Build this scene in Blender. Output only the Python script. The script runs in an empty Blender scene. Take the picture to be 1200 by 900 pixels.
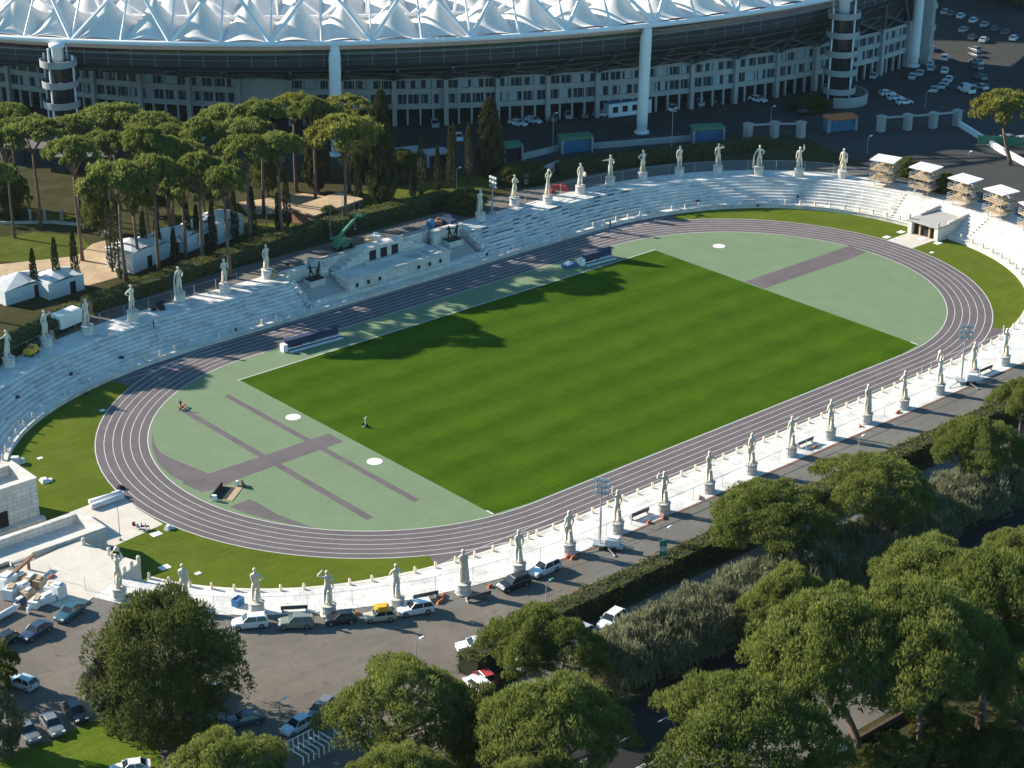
import bpy, bmesh, math, random
import numpy as np
from mathutils import Vector, Matrix

random.seed(7)
RNG = np.random.default_rng(11)
SC = bpy.context.scene
COL = SC.collection
R = math.radians
GZ = 4.15            # level of the ground round the sunken bowl
TZ = 4.20            # level of the marble terrace

# ------------------------------------------------------------------ camera
CAM = Vector((-214.526, -226.164, 130.622))
YAW, PITCH, ROLL, FPX = 0.847286, 0.411426, 0.0032584, 2333.0
_f = Vector((math.cos(YAW) * math.cos(PITCH), math.sin(YAW) * math.cos(PITCH), -math.sin(PITCH)))
_r = Vector((math.sin(YAW), -math.cos(YAW), 0))
_u = _r.cross(_f)
_r, _u = (_r * math.cos(ROLL) + _u * math.sin(ROLL)), (_u * math.cos(ROLL) - _r * math.sin(ROLL))


def at(px, py, z=4.16):
    """the place on the level z that was surveyed from the photograph at (px, py)"""
    d = _f + _r * ((px - 600) / FPX) - _u * ((py - 450) / FPX)
    t = (z - CAM.z) / d.z
    return (CAM.x + d.x * t, CAM.y + d.y * t)


cd = bpy.data.cameras.new('camera')
cam = bpy.data.objects.new('camera', cd)
COL.objects.link(cam)
cam.matrix_world = Matrix(((_r.x, _u.x, -_f.x, CAM.x), (_r.y, _u.y, -_f.y, CAM.y), (_r.z, _u.z, -_f.z, CAM.z), (0, 0, 0, 1)))
cd.sensor_fit = 'HORIZONTAL'
cd.sensor_width = 36
cd.lens = FPX / 1200 * 36
cd.clip_start = 1
cd.clip_end = 12000
SC.camera = cam

# ------------------------------------------------------------------ light
SUN_EL, SUN_AZ = R(25.6), R(116.0)          # azimuth from +x, counter-clockwise
sd = Vector((math.cos(SUN_AZ) * math.cos(SUN_EL), math.sin(SUN_AZ) * math.cos(SUN_EL), math.sin(SUN_EL)))
ld = bpy.data.lights.new('sun', 'SUN')
ld.energy = 5.0
ld.angle = R(0.55)
ld.color = (1.0, 0.90, 0.76)
lo = bpy.data.objects.new('sun', ld)
COL.objects.link(lo)
lo.rotation_euler = (-sd).to_track_quat('-Z', 'Y').to_euler()
lo.location = sd * 500
W = bpy.data.worlds.new('World')
SC.world = W
W.use_nodes = True
nt = W.node_tree
sky = nt.nodes.new('ShaderNodeTexSky')
sky.sky_type = 'NISHITA'
sky.sun_disc = False
sky.sun_elevation = SUN_EL
sky.sun_rotation = R(90) - SUN_AZ
sky.air_density = 1.0
sky.dust_density = 0.4
sky.ozone_density = 3.5
nt.nodes['Background'].inputs[1].default_value = 0.094
tint = nt.nodes.new('ShaderNodeMix')
tint.data_type = 'RGBA'
tint.blend_type = 'MULTIPLY'
tint.inputs[0].default_value = 1
tint.inputs[7].default_value = (.62, 1.0, 1.0, 1)
nt.links.new(sky.outputs[0], tint.inputs[6])
nt.links.new(tint.outputs[2], nt.nodes['Background'].inputs[0])
SC.view_settings.view_transform = 'Standard'
SC.view_settings.look = 'None'
SC.view_settings.exposure = 1.1
SC.view_settings.gamma = 1.0
SC.render.engine = 'CYCLES'
SC.cycles.max_bounces = 6
SC.cycles.diffuse_bounces = 4
SC.cycles.glossy_bounces = 2
SC.cycles.transmission_bounces = 2
SC.cycles.use_denoising = True


# ------------------------------------------------------------------ materials
def _nodes(name):
    m = bpy.data.materials.new(name)
    m.use_nodes = True
    return m, m.node_tree, m.node_tree.nodes['Principled BSDF']


def N(t, typ, **kw):
    n = t.nodes.new(typ)
    for k, v in kw.items():
        setattr(n, k, v)
    return n


def lnk(t, a, b):
    t.links.new(a, b)


def noise(t, co, scale, detail=4, rough=.6, dist=0):
    n = N(t, 'ShaderNodeTexNoise')
    n.inputs['Scale'].default_value = scale
    n.inputs['Detail'].default_value = detail
    n.inputs['Roughness'].default_value = rough
    n.inputs['Distortion'].default_value = dist
    lnk(t, co, n.inputs['Vector'])
    return n.outputs['Fac']


def ramp(t, fac, stops):
    r = N(t, 'ShaderNodeValToRGB')
    els = r.color_ramp.elements
    while len(els) < len(stops):
        els.new(.5)
    for e, (p, c) in zip(els, stops):
        e.position = p
        e.color = (c[0], c[1], c[2], 1)
    lnk(t, fac, r.inputs[0])
    return r.outputs[0]


def mixc(t, fac, a, b, mode='MIX'):
    m = N(t, 'ShaderNodeMix', data_type='RGBA', blend_type=mode)
    for s, v in ((m.inputs[0], fac), (m.inputs[6], a), (m.inputs[7], b)):
        if hasattr(v, 'links'):
            lnk(t, v, s)
        elif isinstance(v, (int, float)):
            s.default_value = v
        else:
            s.default_value = (v[0], v[1], v[2], 1)
    return m.outputs[2]


def mth(t, op, a, b=None, c=None):
    m = N(t, 'ShaderNodeMath', operation=op)
    for i, v in enumerate((a, b, c)):
        if v is None:
            continue
        if hasattr(v, 'links'):
            lnk(t, v, m.inputs[i])
        else:
            m.inputs[i].default_value = v
    return m.outputs[0]


def sc3(c, k):
    return (c[0] * k, c[1] * k, c[2] * k)


def mat(name, col, rough=.8, var=.2, scale=.4, fine=6.0, metal=0, bump=0, spec=.3):
    m, t, b = _nodes(name)
    co = N(t, 'ShaderNodeTexCoord').outputs['Object']
    if var > 0:
        a = noise(t, co, scale)
        f = noise(t, co, fine, 3)
        s = mth(t, 'ADD', mth(t, 'MULTIPLY', a, .6), mth(t, 'MULTIPLY', f, .4))
        c = ramp(t, s, [(.3, sc3(col, 1 - var)), (.7, sc3(col, 1 + var))])
        lnk(t, c, b.inputs['Base Color'])
        if bump:
            bp = N(t, 'ShaderNodeBump')
            bp.inputs['Strength'].default_value = bump
            lnk(t, f, bp.inputs['Height'])
            lnk(t, bp.outputs[0], b.inputs['Normal'])
    else:
        b.inputs['Base Color'].default_value = (*col, 1)
    b.inputs['Roughness'].default_value = rough
    b.inputs['Metallic'].default_value = metal
    b.inputs['Specular IOR Level'].default_value = spec
    return m


def grass_mat(name, dark, light, dry, stripe=0.0, sw=5.0, scale=.15):
    m, t, b = _nodes(name)
    co = N(t, 'ShaderNodeTexCoord').outputs['Object']
    big = noise(t, co, scale, 5, .65)
    mp = N(t, 'ShaderNodeMapping')
    mp.inputs['Scale'].default_value = (.10, 2.4, 1)
    lnk(t, co, mp.inputs['Vector'])
    mid = noise(t, mp.outputs[0], .9, 4, .7)
    fine = noise(t, co, 3.2, 3, .75)
    s = mth(t, 'ADD', mth(t, 'MULTIPLY', big, .35), mth(t, 'ADD', mth(t, 'MULTIPLY', mid, .35), mth(t, 'MULTIPLY', fine, .3)))
    if stripe:
        sx = N(t, 'ShaderNodeSeparateXYZ')
        lnk(t, co, sx.inputs[0])
        w = mth(t, 'SINE', mth(t, 'MULTIPLY', mth(t, 'ADD', sx.outputs[1], mth(t, 'MULTIPLY', big, 4)), 6.2832 / sw))
        s = mth(t, 'ADD', s, mth(t, 'MULTIPLY', w, stripe))
    c = ramp(t, s, [(.39, dark), (.5, sc3([(d + l) / 2 for d, l in zip(dark, light)], 1)), (.61, light)])
    dr = noise(t, co, .22, 6, .7)
    c = mixc(t, mth(t, 'MULTIPLY', ramp(t, dr, [(.55, (0, 0, 0)), (.75, (1, 1, 1))]), .55), c, dry)
    lnk(t, c, b.inputs['Base Color'])
    b.inputs['Roughness'].default_value = 1.0
    b.inputs['Specular IOR Level'].default_value = .02
    bp = N(t, 'ShaderNodeBump')
    bp.inputs['Strength'].default_value = .5
    bp.inputs['Distance'].default_value = .12
    lnk(t, fine, bp.inputs['Height'])
    lnk(t, bp.outputs[0], b.inputs['Normal'])
    return m


def asphalt_mat(name, col, patch=.35, crack=True):
    m, t, b = _nodes(name)
    co = N(t, 'ShaderNodeTexCoord').outputs['Object']
    a = noise(t, co, .12, 6, .7)
    f = noise(t, co, 5, 4, .7)
    s = mth(t, 'ADD', mth(t, 'MULTIPLY', a, .65), mth(t, 'MULTIPLY', f, .35))
    c = ramp(t, s, [(.33, sc3(col, 1 - patch)), (.52, col), (.68, sc3(col, 1 + patch))])
    pv_ = N(t, 'ShaderNodeTexVoronoi')
    pv_.inputs['Scale'].default_value = .11
    pv_.distance = 'CHEBYCHEV'
    lnk(t, co, pv_.inputs['Vector'])
    c = mixc(t, mth(t, 'MULTIPLY', pv_.outputs['Color'], .28), c, sc3(col, .6))
    stm = N(t, 'ShaderNodeMapping')
    stm.inputs['Scale'].default_value = (.08, .9, 1)
    lnk(t, co, stm.inputs['Vector'])
    st_ = noise(t, stm.outputs[0], 1.0, 5, .7, .4)
    c = mixc(t, mth(t, 'MULTIPLY', ramp(t, st_, [(.5, (0, 0, 0)), (.72, (1, 1, 1))]), .35), c, sc3(col, 1.35))
    oil = noise(t, co, .55, 3, .5)
    c = mixc(t, mth(t, 'MULTIPLY', ramp(t, oil, [(.64, (0, 0, 0)), (.70, (1, 1, 1))]), .4), c, sc3(col, .45))
    if crack:
        mp = N(t, 'ShaderNodeMapping')
        mp.inputs['Scale'].default_value = (.22, .22, .22)
        lnk(t, co, mp.inputs['Vector'])
        v = N(t, 'ShaderNodeTexVoronoi', feature='DISTANCE_TO_EDGE')
        v.inputs['Scale'].default_value = 1
        wob = N(t, 'ShaderNodeTexNoise')
        wob.inputs['Scale'].default_value = .7
        wob.inputs['Detail'].default_value = 5
        lnk(t, co, wob.inputs['Vector'])
        lnk(t, mixc(t, .35, mp.outputs[0], wob.outputs['Color'], 'ADD'), v.inputs['Vector'])
        k = ramp(t, v.outputs['Distance'], [(.0, (1, 1, 1)), (.018, (0, 0, 0))])
        k = mth(t, 'MULTIPLY', k, mth(t, 'GREATER_THAN', a, .52))
        c = mixc(t, mth(t, 'MULTIPLY', k, .35), c, sc3(col, .4))
    lnk(t, c, b.inputs['Base Color'])
    b.inputs['Roughness'].default_value = .9
    b.inputs['Specular IOR Level'].default_value = .2
    bp = N(t, 'ShaderNodeBump')
    bp.inputs['Strength'].default_value = .3
    bp.inputs['Distance'].default_value = .03
    lnk(t, f, bp.inputs['Height'])
    lnk(t, bp.outputs[0], b.inputs['Normal'])
    return m


def marble_mat(name, col, joint=1.6, dirt=.45, gaps=False):
    """slabs laid along UV: u runs along the stand in metres, v up the profile"""
    m, t, b = _nodes(name)
    tc = N(t, 'ShaderNodeTexCoord')
    co = tc.outputs['Object']
    sp = N(t, 'ShaderNodeSeparateXYZ')
    lnk(t, tc.outputs['UV'], sp.inputs[0])
    u, v = sp.outputs[0], sp.outputs[1]
    row = mth(t, 'FLOOR', mth(t, 'DIVIDE', v, 1.245))
    us = mth(t, 'ADD', mth(t, 'DIVIDE', u, joint), mth(t, 'MULTIPLY', row, .37))
    cell = N(t, 'ShaderNodeCombineXYZ')
    lnk(t, mth(t, 'FLOOR', us), cell.inputs[0])
    lnk(t, row, cell.inputs[1])
    wn = N(t, 'ShaderNodeTexWhiteNoise', noise_dimensions='3D')
    lnk(t, cell.outputs[0], wn.inputs[0])
    slab = wn.outputs['Value']
    big = noise(t, co, .25, 6, .7)
    fine = noise(t, co, 3.0, 4, .7)
    tone = mth(t, 'ADD', mth(t, 'MULTIPLY', big, .5), mth(t, 'ADD', mth(t, 'MULTIPLY', slab, .2), mth(t, 'MULTIPLY', fine, .3)))
    c = ramp(t, tone, [(.3, sc3(col, 1 - dirt)), (.5, col), (.72, sc3(col, 1.15))])
    jl = mth(t, 'LESS_THAN', mth(t, 'FRACT', us), .03)
    c = mixc(t, mth(t, 'MULTIPLY', jl, .6), c, sc3(col, .35))
    if gaps:
        # slabs that have slipped or are missing: bare dark soil shows
        sx = N(t, 'ShaderNodeSeparateXYZ')
        lnk(t, co, sx.inputs[0])
        zone = mth(t, 'MULTIPLY', mth(t, 'GREATER_THAN', sx.outputs[0], 18), mth(t, 'LESS_THAN', sx.outputs[0], 62))
        zone = mth(t, 'MULTIPLY', zone, mth(t, 'GREATER_THAN', sx.outputs[1], 20))
        lim = mth(t, 'SUBTRACT', .987, mth(t, 'MULTIPLY', zone, .34))
        bad = mth(t, 'GREATER_THAN', mth(t, 'ADD', mth(t, 'MULTIPLY', slab, .9), mth(t, 'MULTIPLY', big, .1)), lim)
        vf = mth(t, 'FRACT', mth(t, 'DIVIDE', v, 1.245))
        edge = mth(t, 'MULTIPLY', mth(t, 'GREATER_THAN', vf, .70), mth(t, 'GREATER_THAN', v, 2.0))
        c = mixc(t, mth(t, 'MULTIPLY', mth(t, 'MULTIPLY', bad, edge), .9), c, (.035, .04, .045))
    lnk(t, c, b.inputs['Base Color'])
    b.inputs['Roughness'].default_value = .75
    b.inputs['Specular IOR Level'].default_value = .3
    return m


def leaf_mat(name, dark, light, trans=.25):
    m = bpy.data.materials.new(name)
    m.use_nodes = True
    t = m.node_tree
    t.nodes.clear()
    at_ = N(t, 'ShaderNodeAttribute', attribute_name='tint')
    oi = N(t, 'ShaderNodeObjectInfo')           # trees of one kind differ a little in tone
    fac = mth(t, 'ADD', at_.outputs['Fac'], mth(t, 'MULTIPLY', mth(t, 'SUBTRACT', oi.outputs['Random'], .5), .34))
    c = ramp(t, fac, [(0, dark), (1, light)])
    d = N(t, 'ShaderNodeBsdfDiffuse')
    tr = N(t, 'ShaderNodeBsdfTranslucent')
    mx = N(t, 'ShaderNodeMixShader')
    mx.inputs[0].default_value = trans
    out = N(t, 'ShaderNodeOutputMaterial')
    lnk(t, c, d.inputs[0])
    lnk(t, c, tr.inputs[0])
    lnk(t, d.outputs[0], mx.inputs[1])
    lnk(t, tr.outputs[0], mx.inputs[2])
    lnk(t, mx.outputs[0], out.inputs[0])
    return m


def pane_mat(name, dark, light, pane=1.1, share=.3, frame=(.35, .36, .37)):
    """a band of glazing: u counts metres, some panes have blinds down"""
    m, t, b = _nodes(name)
    tc = N(t, 'ShaderNodeTexCoord')
    sp = N(t, 'ShaderNodeSeparateXYZ')
    lnk(t, tc.outputs['UV'], sp.inputs[0])
    us = mth(t, 'DIVIDE', sp.outputs[0], pane)
    wn = N(t, 'ShaderNodeTexWhiteNoise', noise_dimensions='1D')
    lnk(t, mth(t, 'FLOOR', us), wn.inputs['W'])
    blind = mth(t, 'GREATER_THAN', wn.outputs['Value'], 1 - share)
    c = mixc(t, blind, dark, light)
    fr = mth(t, 'LESS_THAN', mth(t, 'FRACT', us), .13)
    c = mixc(t, fr, c, frame)
    lnk(t, c, b.inputs['Base Color'])
    b.inputs['Roughness'].default_value = .15
    return m


M = {}
M['marble'] = marble_mat('weathered_marble', (.63, .61, .575), dirt=.36, gaps=True)
def block_mat(name, col):
    m, t, b = _nodes(name)
    tc = N(t, 'ShaderNodeTexCoord')
    sp = N(t, 'ShaderNodeSeparateXYZ')
    lnk(t, tc.outputs['Object'], sp.inputs[0])
    cv = N(t, 'ShaderNodeCombineXYZ')
    lnk(t, mth(t, 'ADD', sp.outputs[0], sp.outputs[1]), cv.inputs[0])
    lnk(t, sp.outputs[2], cv.inputs[1])
    br = N(t, 'ShaderNodeTexBrick')
    br.inputs['Scale'].default_value = 1.0
    br.inputs['Brick Width'].default_value = 1.5
    br.inputs['Row Height'].default_value = .62
    br.inputs['Mortar Size'].default_value = .03
    br.inputs['Color1'].default_value = (*sc3(col, 1.08), 1)
    br.inputs['Color2'].default_value = (*sc3(col, .86), 1)
    br.inputs['Mortar'].default_value = (*sc3(col, .5), 1)
    lnk(t, cv.outputs[0], br.inputs['Vector'])
    st = N(t, 'ShaderNodeMapping')
    st.inputs['Scale'].default_value = (1.2, 1.2, .25)
    lnk(t, tc.outputs['Object'], st.inputs['Vector'])
    d = noise(t, st.outputs[0], .9, 6, .7)
    c = mixc(t, mth(t, 'MULTIPLY', ramp(t, d, [(.48, (0, 0, 0)), (.72, (1, 1, 1))]), .55), br.outputs['Color'], sc3(col, .5))
    lnk(t, c, b.inputs['Base Color'])
    b.inputs['Roughness'].default_value = .8
    return m


M['marble_block'] = block_mat('marble_blocks', (.64, .60, .54))
M['statue'] = mat('statue_marble', (.70, .61, .48), .7, .30, 1.6, 7)
M['bronze'] = mat('dark_bronze', (.025, .03, .028), .5, .3, 1, 5, metal=.6)
M['pitch'] = grass_mat('pitch_grass', (.030, .068, .003), (.056, .110, .006), (.066, .102, .010), .05, 8.0)
M['verge'] = grass_mat('verge_grass', (.064, .096, .009), (.112, .142, .018), (.15, .145, .04))
M['lawn'] = grass_mat('rough_lawn', (.052, .072, .011), (.10, .118, .024), (.16, .14, .055), scale=.3)
M['lawn2'] = grass_mat('bright_lawn', (.060, .098, .008), (.115, .160, .018), (.16, .16, .05), scale=.3)
M['earth'] = grass_mat('bare_earth_and_grass', (.032, .035, .014), (.070, .065, .029), (.10, .085, .055), scale=.2)
M['sand'] = mat('sandy_soil', (.42, .31, .19), .95, .3, .25, 2)
M['green'] = mat('green_track_surface', (.145, .204, .112), .85, .12, .22, 1.6)
M['track'] = mat('grey_track_surface', (.116, .098, .102), .85, .24, .25, 1.8)
M['line'] = mat('white_line_paint', (.56, .54, .52), .8, .15, .8, 5)
M['white'] = mat('white_paint', (.75, .74, .72), .6, .08, .6, 5)
M['asphalt'] = asphalt_mat('worn_asphalt', (.156, .136, .113), .3)
M['asphalt2'] = asphalt_mat('promenade_asphalt', (.152, .142, .127), .25)
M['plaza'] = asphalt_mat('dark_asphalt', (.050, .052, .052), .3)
M['road'] = asphalt_mat('road_asphalt', (.022, .022, .024), .25)
M['paving'] = mat('pale_paving', (.56, .51, .44), .85, .14, .4, 3)
M['path'] = mat('grey_path', (.13, .125, .115), .9, .2, .3, 3)
M['concrete'] = mat('grey_concrete', (.36, .36, .35), .85, .2, .3, 3)
M['facade'] = mat('facade_concrete', (.40, .39, .37), .85, .18, .15, 2)
M['column'] = mat('white_steel', (.80, .80, .80), .5, .08, .2, 2)
M['steel'] = mat('dark_steel', (.10, .105, .11), .6, .3, .3, 2)
M['under'] = pane_mat('underside_panels', (.018, .018, .02), (.16, .17, .18), 2.3, .5, (.018, .018, .02))
M['rail2'] = mat('pale_panel', (.34, .35, .36), .8, .3, .5, 2)
M['rail'] = mat('grey_parapet', (.045, .047, .05), .7, .3, .3, 2)
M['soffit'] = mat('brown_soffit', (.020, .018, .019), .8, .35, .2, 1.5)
M['galv'] = mat('galvanised_steel', (.42, .45, .47), .4, .12, 1, 6, metal=.4)
M['membrane'] = mat('white_membrane', (.74, .71, .67), 1.0, .10, .12, 1.2, spec=.05)
M['seat_yellow'] = mat('yellow_seats', (.6, .4, .04), .6, .25, 1, 4)
M['seat_blue'] = mat('blue_seats', (.05, .1, .32), .6, .3, 1, 4)
M['seat_white'] = mat('pale_seats', (.6, .62, .7), .6, .3, 1, 4)
M['seat_red'] = mat('red_seats', (.35, .07, .05), .6, .3, 1, 4)
M['pane'] = pane_mat('office_glazing', (.03, .05, .065), (.4, .48, .52))
M['glass'] = mat('dark_glass', (.02, .025, .03), .08, 0, spec=.6)
M['rubber'] = mat('tyre_rubber', (.02, .02, .02), .85, 0)
M['rim'] = mat('wheel_alloy', (.4, .41, .42), .35, 0, metal=.7)
M['lamp'] = mat('lamp_lens', (.75, .75, .72), .2, 0)
M['tail'] = mat('tail_lens', (.35, .02, .02), .25, 0)
M['bark'] = mat('pine_bark', (.15, .10, .075), .95, .4, .8, 5, bump=.6)
M['bark2'] = mat('grey_bark', (.14, .115, .095), .95, .35, .8, 5, bump=.6)
M['orange'] = mat('orange_plastic', (.62, .17, .06), .6, .15, 1, 5)
M['red'] = mat('red_paint', (.28, .045, .04), .5, .1, 1, 5)
M['yellow'] = mat('yellow_paint', (.65, .38, .03), .5, .1, 1, 5)
M['greenp'] = mat('green_paint', (.06, .22, .12), .5, .15, 1, 5)
M['bluep'] = mat('blue_plastic', (.04, .16, .32), .5, .15, 1, 5)
M['navy'] = mat('dark_blue_fabric', (.03, .05, .10), .8, .2, 1, 5)
M['teal'] = mat('teal_panel', (.03, .17, .24), .6, .2, .5, 4)
M['tent'] = mat('white_tent_cloth', (.60, .61, .61), .8, .16, .4, 3)
M['brown'] = mat('dark_brown_wall', (.085, .058, .044), .9, .3, 1, 6)
M['timber'] = mat('timber_board', (.42, .31, .19), .8, .25, 1, 6)
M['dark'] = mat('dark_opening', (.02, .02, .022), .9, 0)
M['skin'] = mat('skin', (.5, .32, .23), .6, 0)
M['cloth_dark'] = mat('dark_clothing', (.03, .035, .05), .9, .2, 3, 9)
M['cloth_pale'] = mat('pale_trousers', (.45, .38, .28), .9, .2, 3, 9)
M['brick'] = mat('terracotta_kerb', (.24, .13, .085), .9, .3, 1.2, 6)
L_PINE = leaf_mat('pine_needles', (.100, .130, .026), (.245, .270, .075), .5)
L_PINE2 = leaf_mat('pale_pine_needles', (.13, .145, .028), (.29, .285, .07), .5)
L_DARK = leaf_mat('dark_needles', (.040, .058, .016), (.175, .190, .052), .4)
L_CYP = leaf_mat('cypress_leaves', (.028, .038, .016), (.11, .105, .045), .2)
L_REED = leaf_mat('reed_leaves', (.100, .112, .058), (.27, .275, .165), .4)
L_HEDGE = leaf_mat('hedge_leaves', (.075, .092, .018), (.215, .225, .058), .3)
L_BROAD = leaf_mat('broad_leaves', (.030, .040, .018), (.22, .20, .13), .15)
# ------------------------------------------------------------------ mesh helpers
class MB:
    def __init__(s):
        s.v, s.f, s.m, s.uv = [], [], [], {}

    def face(s, pts, m=0, uv=None):
        i = len(s.v)
        s.v += [tuple(p) for p in pts]
        s.f.append(tuple(range(i, i + len(pts))))
        s.m.append(m)
        if uv:
            s.uv[len(s.f) - 1] = uv
        return s

    def hexa(s, p, m=0):
        """eight corners: bottom loop counter-clockwise, then top loop"""
        i = len(s.v)
        s.v += [tuple(q) for q in p]
        for f in ((3, 2, 1, 0), (4, 5, 6, 7), (0, 1, 5, 4), (1, 2, 6, 5), (2, 3, 7, 6), (3, 0, 4, 7)):
            s.f.append(tuple(i + k for k in f))
            s.m.append(m)
        return s

    def box(s, x0, x1, y0, y1, z0, z1, m=0):
        return s.hexa([(x0, y0, z0), (x1, y0, z0), (x1, y1, z0), (x0, y1, z0), (x0, y0, z1), (x1, y0, z1), (x1, y1, z1), (x0, y1, z1)], m)

    def obox(s, c, d, yaw=0, m=0, taper=1.0):
        """box standing on c = (x, y, z), size d, turned by yaw"""
        ca, sa = math.cos(yaw), math.sin(yaw)
        p = []
        for z, k in ((0, 1), (d[2], taper)):
            for a, b in ((-1, -1), (1, -1), (1, 1), (-1, 1)):
                x, y = a * d[0] / 2 * k, b * d[1] / 2 * k
                p.append((c[0] + x * ca - y * sa, c[1] + x * sa + y * ca, c[2] + z))
        return s.hexa(p, m)

    def prism(s, pts, z0, z1, m=0):
        n = len(pts)
        i = len(s.v)
        s.v += [(p[0], p[1], z0) for p in pts] + [(p[0], p[1], z1) for p in pts]
        s.f.append(tuple(range(i + n - 1, i - 1, -1)))
        s.f.append(tuple(range(i + n, i + 2 * n)))
        s.m += [m, m]
        for k in range(n):
            s.f.append((i + k, i + (k + 1) % n, i + n + (k + 1) % n, i + n + k))
            s.m.append(m)
        return s

    def bar(s, a, b, r, n=6, m=0, r2=None, flat=False):
        a, b = Vector(a), Vector(b)
        d = (b - a).normalized()
        x = d.orthogonal().normalized() if abs(d.z) < .99 else Vector((1, 0, 0))
        if abs(d.z) < .99:
            x = Vector((0, 0, 1)).cross(d).normalized()
        y = d.cross(x)
        i = len(s.v)
        for p, q in ((a, r), (b, r if r2 is None else r2)):
            for k in range(n):
                t = 2 * math.pi * (k + .5) / n
                s.v.append(tuple(p + x * (math.cos(t) * q) + y * (math.sin(t) * q)))
        for k in range(n):
            s.f.append((i + k, i + (k + 1) % n, i + n + (k + 1) % n, i + n + k))
            s.m.append(m)
        s.f.append(tuple(range(i + n - 1, i - 1, -1)))
        s.f.append(tuple(range(i + n, i + 2 * n)))
        s.m += [m, m]
        return s

    def lathe(s, c, prof, n=12, m=0):
        """prof: list of (radius, height) from bottom to top, closed with caps"""
        i = len(s.v)
        for r, z in prof:
            for k in range(n):
                t = 2 * math.pi * k / n
                s.v.append((c[0] + r * math.cos(t), c[1] + r * math.sin(t), c[2] + z))
        for j in range(len(prof) - 1):
            for k in range(n):
                a, b = i + j * n + k, i + j * n + (k + 1) % n
                s.f.append((a, b, b + n, a + n))
                s.m.append(m)
        s.f.append(tuple(range(i + n - 1, i - 1, -1)))
        e = i + (len(prof) - 1) * n
        s.f.append(tuple(range(e, e + n)))
        s.m += [m, m]
        return s

    def tube(s, pts, radii, n=6, m=0):
        i = len(s.v)
        P = [Vector(p) for p in pts]
        for j, p in enumerate(P):
            d = (P[min(j + 1, len(P) - 1)] - P[max(j - 1, 0)]).normalized()
            x = Vector((0, 1, 0)).cross(d) if abs(d.y) < .9 else Vector((1, 0, 0)).cross(d)
            x.normalize()
            y = d.cross(x)
            for k in range(n):
                t = 2 * math.pi * k / n
                s.v.append(tuple(p + (x * math.cos(t) + y * math.sin(t)) * radii[j]))
        for j in range(len(P) - 1):
            for k in range(n):
                a, b = i + j * n + k, i + j * n + (k + 1) % n
                s.f.append((a, b, b + n, a + n))
                s.m.append(m)
        s.f.append(tuple(range(i + n - 1, i - 1, -1)))
        e = i + (len(P) - 1) * n
        s.f.append(tuple(range(e, e + n)))
        s.m += [m, m]
        return s

    def sheet(s, rows, m=0, uvs=None, flip=False):
        """grid of points rows[i][j] joined into quads"""
        i = len(s.v)
        n = len(rows[0])
        for r in rows:
            s.v += [tuple(p) for p in r]
        for a in range(len(rows) - 1):
            for b in range(n - 1):
                q = (i + a * n + b, i + a * n + b + 1, i + (a + 1) * n + b + 1, i + (a + 1) * n + b)
                if flip:
                    q = q[::-1]
                s.f.append(q)
                s.m.append(m)
                if uvs:
                    w = [uvs[a][b], uvs[a][b + 1], uvs[a + 1][b + 1], uvs[a + 1][b]]
                    s.uv[len(s.f) - 1] = w[::-1] if flip else w
        return s

    def mesh(s, name, mats, smooth=False):
        me = bpy.data.meshes.new(name)
        me.from_pydata(s.v, [], s.f)
        for x in (mats if isinstance(mats, (list, tuple)) else [mats]):
            me.materials.append(x)
        me.polygons.foreach_set('material_index', s.m)
        if s.uv:
            ul = me.uv_layers.new(name='UVMap')
            for fi, w in s.uv.items():
                for k, li in enumerate(me.polygons[fi].loop_indices):
                    ul.data[li].uv = w[k]
        if smooth:
            me.polygons.foreach_set('use_smooth', [True] * len(s.f))
        me.update()
        return me

    def build(s, name, mats, parent=None, smooth=False, loc=None):
        return link(name, s.mesh(name, mats, smooth), parent, loc)


def link(name, me, parent=None, loc=None):
    o = bpy.data.objects.new(name, me)
    COL.objects.link(o)
    if loc:
        o.location = loc
    if parent:
        o.parent = parent
    return o


def tag(o, label, cat, group=None, kind=None):
    o['label'] = label
    o['category'] = cat
    if group:
        o['group'] = group
    if kind:
        o['kind'] = kind
    return o


def thing(name, loc, label, cat, group=None, rz=0):
    o = bpy.data.objects.new(name, None)
    COL.objects.link(o)
    o.location = loc
    o.rotation_euler = (0, 0, rz)
    return tag(o, label, cat, group)


def struct(name, mb, m):
    o = mb.build(name, m)
    o['kind'] = 'structure'
    return o


def copy_thing(src, loc, rz=0, label=None, scale=None, cat=None, group=None):
    c = src.copy()
    COL.objects.link(c)
    c.location = loc
    c.rotation_euler = (0, 0, rz)
    if scale:
        c.scale = scale if isinstance(scale, (tuple, list)) else (scale,) * 3
    if label:
        c['label'] = label
    if cat:
        c['category'] = cat
    if group:
        c['group'] = group
    for ch in list(src.children):
        d = ch.copy()
        COL.objects.link(d)
        d.parent = c
        for g in list(ch.children):
            e = g.copy()
            COL.objects.link(e)
            e.parent = d
    return c


class Proto:
    """first use moves the source itself, later uses copy it"""
    def __init__(s, src):
        s.src, s.used = src, False

    def put(s, loc, rz=0, label=None, scale=None, group=None):
        if not s.used:
            s.used = True
            o = s.src
            o.location = loc
            o.rotation_euler = (0, 0, rz)
            if scale:
                o.scale = scale if isinstance(scale, (tuple, list)) else (scale,) * 3
            if label:
                o['label'] = label
            if group:
                o['group'] = group
            return o
        sc = s.src.scale
        return copy_thing(s.src, loc, rz, label, scale or (1, 1, 1), group=group)


ORD = ['zeroth', 'first', 'second', 'third', 'fourth', 'fifth', 'sixth', 'seventh', 'eighth', 'ninth', 'tenth', 'eleventh', 'twelfth', 'thirteenth',
       'fourteenth', 'fifteenth', 'sixteenth', 'seventeenth', 'eighteenth', 'nineteenth', 'twentieth']


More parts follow.
